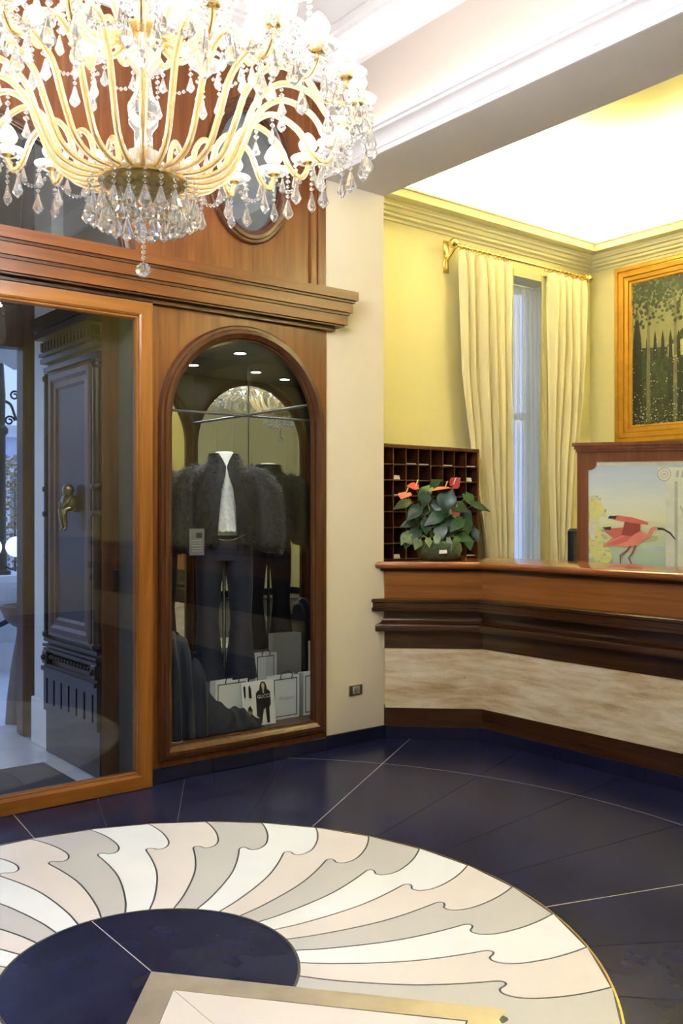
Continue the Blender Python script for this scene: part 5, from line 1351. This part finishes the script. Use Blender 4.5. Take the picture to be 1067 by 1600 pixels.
# drops round the bowl, two rows, and the ball
for k in range(22):
    a = 2 * PI * k / 22
    inst(DROP_M, 'pendant', ch, (.168 * math.cos(a), .168 * math.sin(a), -.006), a + PI / 2)
for k in range(18):
    a = 2 * PI * (k + .5) / 18
    inst(DROP, 'pendant', ch, (.120 * math.cos(a), .120 * math.sin(a), -.048), a + PI / 2)
ballz = on_y(224, 422, HY).z - BZ
bm_ = MB(); z = -.055
while z - .015 > ballz + .026:
    r = .0078; bm_.sphere(L(0, 0, z - r), r, 8, 6); z -= 2 * r + .002
bm_.tube([L(0, 0, -.05), L(0, 0, ballz)], .001, 5).build('bead_chain', 'crystal', ch, smooth=60)
bb_ = bmesh.new(); bmesh.ops.create_icosphere(bb_, subdivisions=2, radius=.0255)
q = MB(); q.add([L(v.co.x, v.co.y, v.co.z + ballz) for v in bb_.verts], [[v.index for v in f.verts] for f in bb_.faces]); bb_.free()
q.build('crystal_ball', 'crystal', ch)
# arms
def arm_tier(n, pts, phase, cup_z, ndrop, bulb_s, swag=True, rad=.0105):
    path = catmull(pts, 6)
    ex, ez = pts[-1]
    am = raw_mesh(MB().tube([(r, 0, z) for r, z in path], rad, 8), 'arm', 'arm_glass', 60)
    core = raw_mesh(MB().tube([(r, 0, z) for r, z in path], rad * .2, 6), 'arm_core', 'gilt', 60)
    cup = raw_mesh(MB().lathe([(.008, -.012), (.020, -.006), (.024, .012), (.020, .03), (.024, .036), (.0, .034)], (0, 0, 0), 14), 'candle_cup', 'gilt', 40)
    bob = raw_mesh(MB().lathe([(.008, -.004), (.035, -.006), (.058, .004), (.064, .012), (.060, .012), (.035, .0), (.008, .002)], (0, 0, 0), 18), 'drip_dish', 'crystal', 50)
    s = bulb_s
    bulb = raw_mesh(MB().lathe([(.0, .034), (.012 * s, .036), (.019 * s, .05), (.021 * s, .062), (.016 * s, .080), (.008 * s, .097), (.0, .106)], (0, 0, 0), 12), 'bulb', 'bulb_light', 60)
    for k in range(n):
        a = 2 * PI * (k + phase) / n
        am_o = inst(am, 'arm', ch, (0, 0, 0), a)
        ORG[am_o] = ORG[ch]
        inst(core, 'arm_core', am_o, (0, 0, 0))
        inst(cup, 'candle_cup', am_o, (ex, 0, ez)); inst(bob, 'drip_dish', am_o, (ex, 0, ez)); inst(bulb, 'bulb', am_o, (ex, 0, ez))
        for j in range(ndrop):
            b_ = 2 * PI * (j + .5) / ndrop
            inst(DROP_S if j % 2 else DROP_L, 'pendant', am_o, (ex + .056 * math.cos(b_), .056 * math.sin(b_), ez + .002), b_)
        # a drop hanging from the crest of the arm
        cr = max(pts, key=lambda p: p[1] if p[0] < ex * .85 else -9)
        inst(DROP_S, 'pendant', am_o, (cr[0], 0, cr[1] - rad))
        if swag:
            # bead swag to the next arm
            a1 = 2 * PI / n; p0 = Vector((ex, 0, ez - .005)); p1 = Vector((ex * math.cos(a1), ex * math.sin(a1), ez - .005))
            sm = MB()
            nb = 13
            for i in range(1, nb):
                t = i / nb; c_ = p0.lerp(p1, t); c_.z -= .085 * 4 * t * (1 - t)
                sm.lathe([(0, -.0085), (.0085, 0), (0, .0085)], c_, 6)
            me = bpy.data.meshes.get('bead_swag_%d' % n) or raw_mesh(sm, 'bead_swag_%d' % n, 'crystal')
            inst(me, 'bead_swag', am_o, (0, 0, 0))
arm_tier(24, [(.11, .012), (.20, .012), (.27, .05), (.315, .14), (.36, .245), (.44, .300), (.535, .265), (.590, .190), (.640, .168), (.672, .205), (.675, .235)], .22, 0, 5, 1.6)
arm_tier(14, [(.06, .46), (.13, .43), (.19, .47), (.225, .56), (.275, .64), (.345, .655), (.405, .60), (.445, .545), (.475, .555), (.482, .585)], .4, 0, 5, 1.6)
arm_tier(8, [(.05, .78), (.09, .76), (.13, .80), (.16, .88), (.21, .93), (.265, .89), (.29, .83), (.315, .84), (.32, .865)], .1, 0, 4, 1.3, swag=False)
# bead chains from the crown down to the outer dishes
for k in range(16):
    a = 2 * PI * (k + .22) / 16
    sm = MB(); p0 = Vector((.06, 0, 1.08)); p1 = Vector((.49, 0, .62)); nb = 34
    for i in range(nb + 1):
        t = i / nb; c_ = p0.lerp(p1, t); c_.z -= .32 * 4 * t * (1 - t) * .5
        sm.lathe([(0, -.009), (.009, 0), (0, .009)], c_, 6)
    me = bpy.data.meshes.get('bead_chain_long') or raw_mesh(sm, 'bead_chain_long', 'crystal')
    inst(me, 'bead_chain', ch, (0, 0, 0), a)
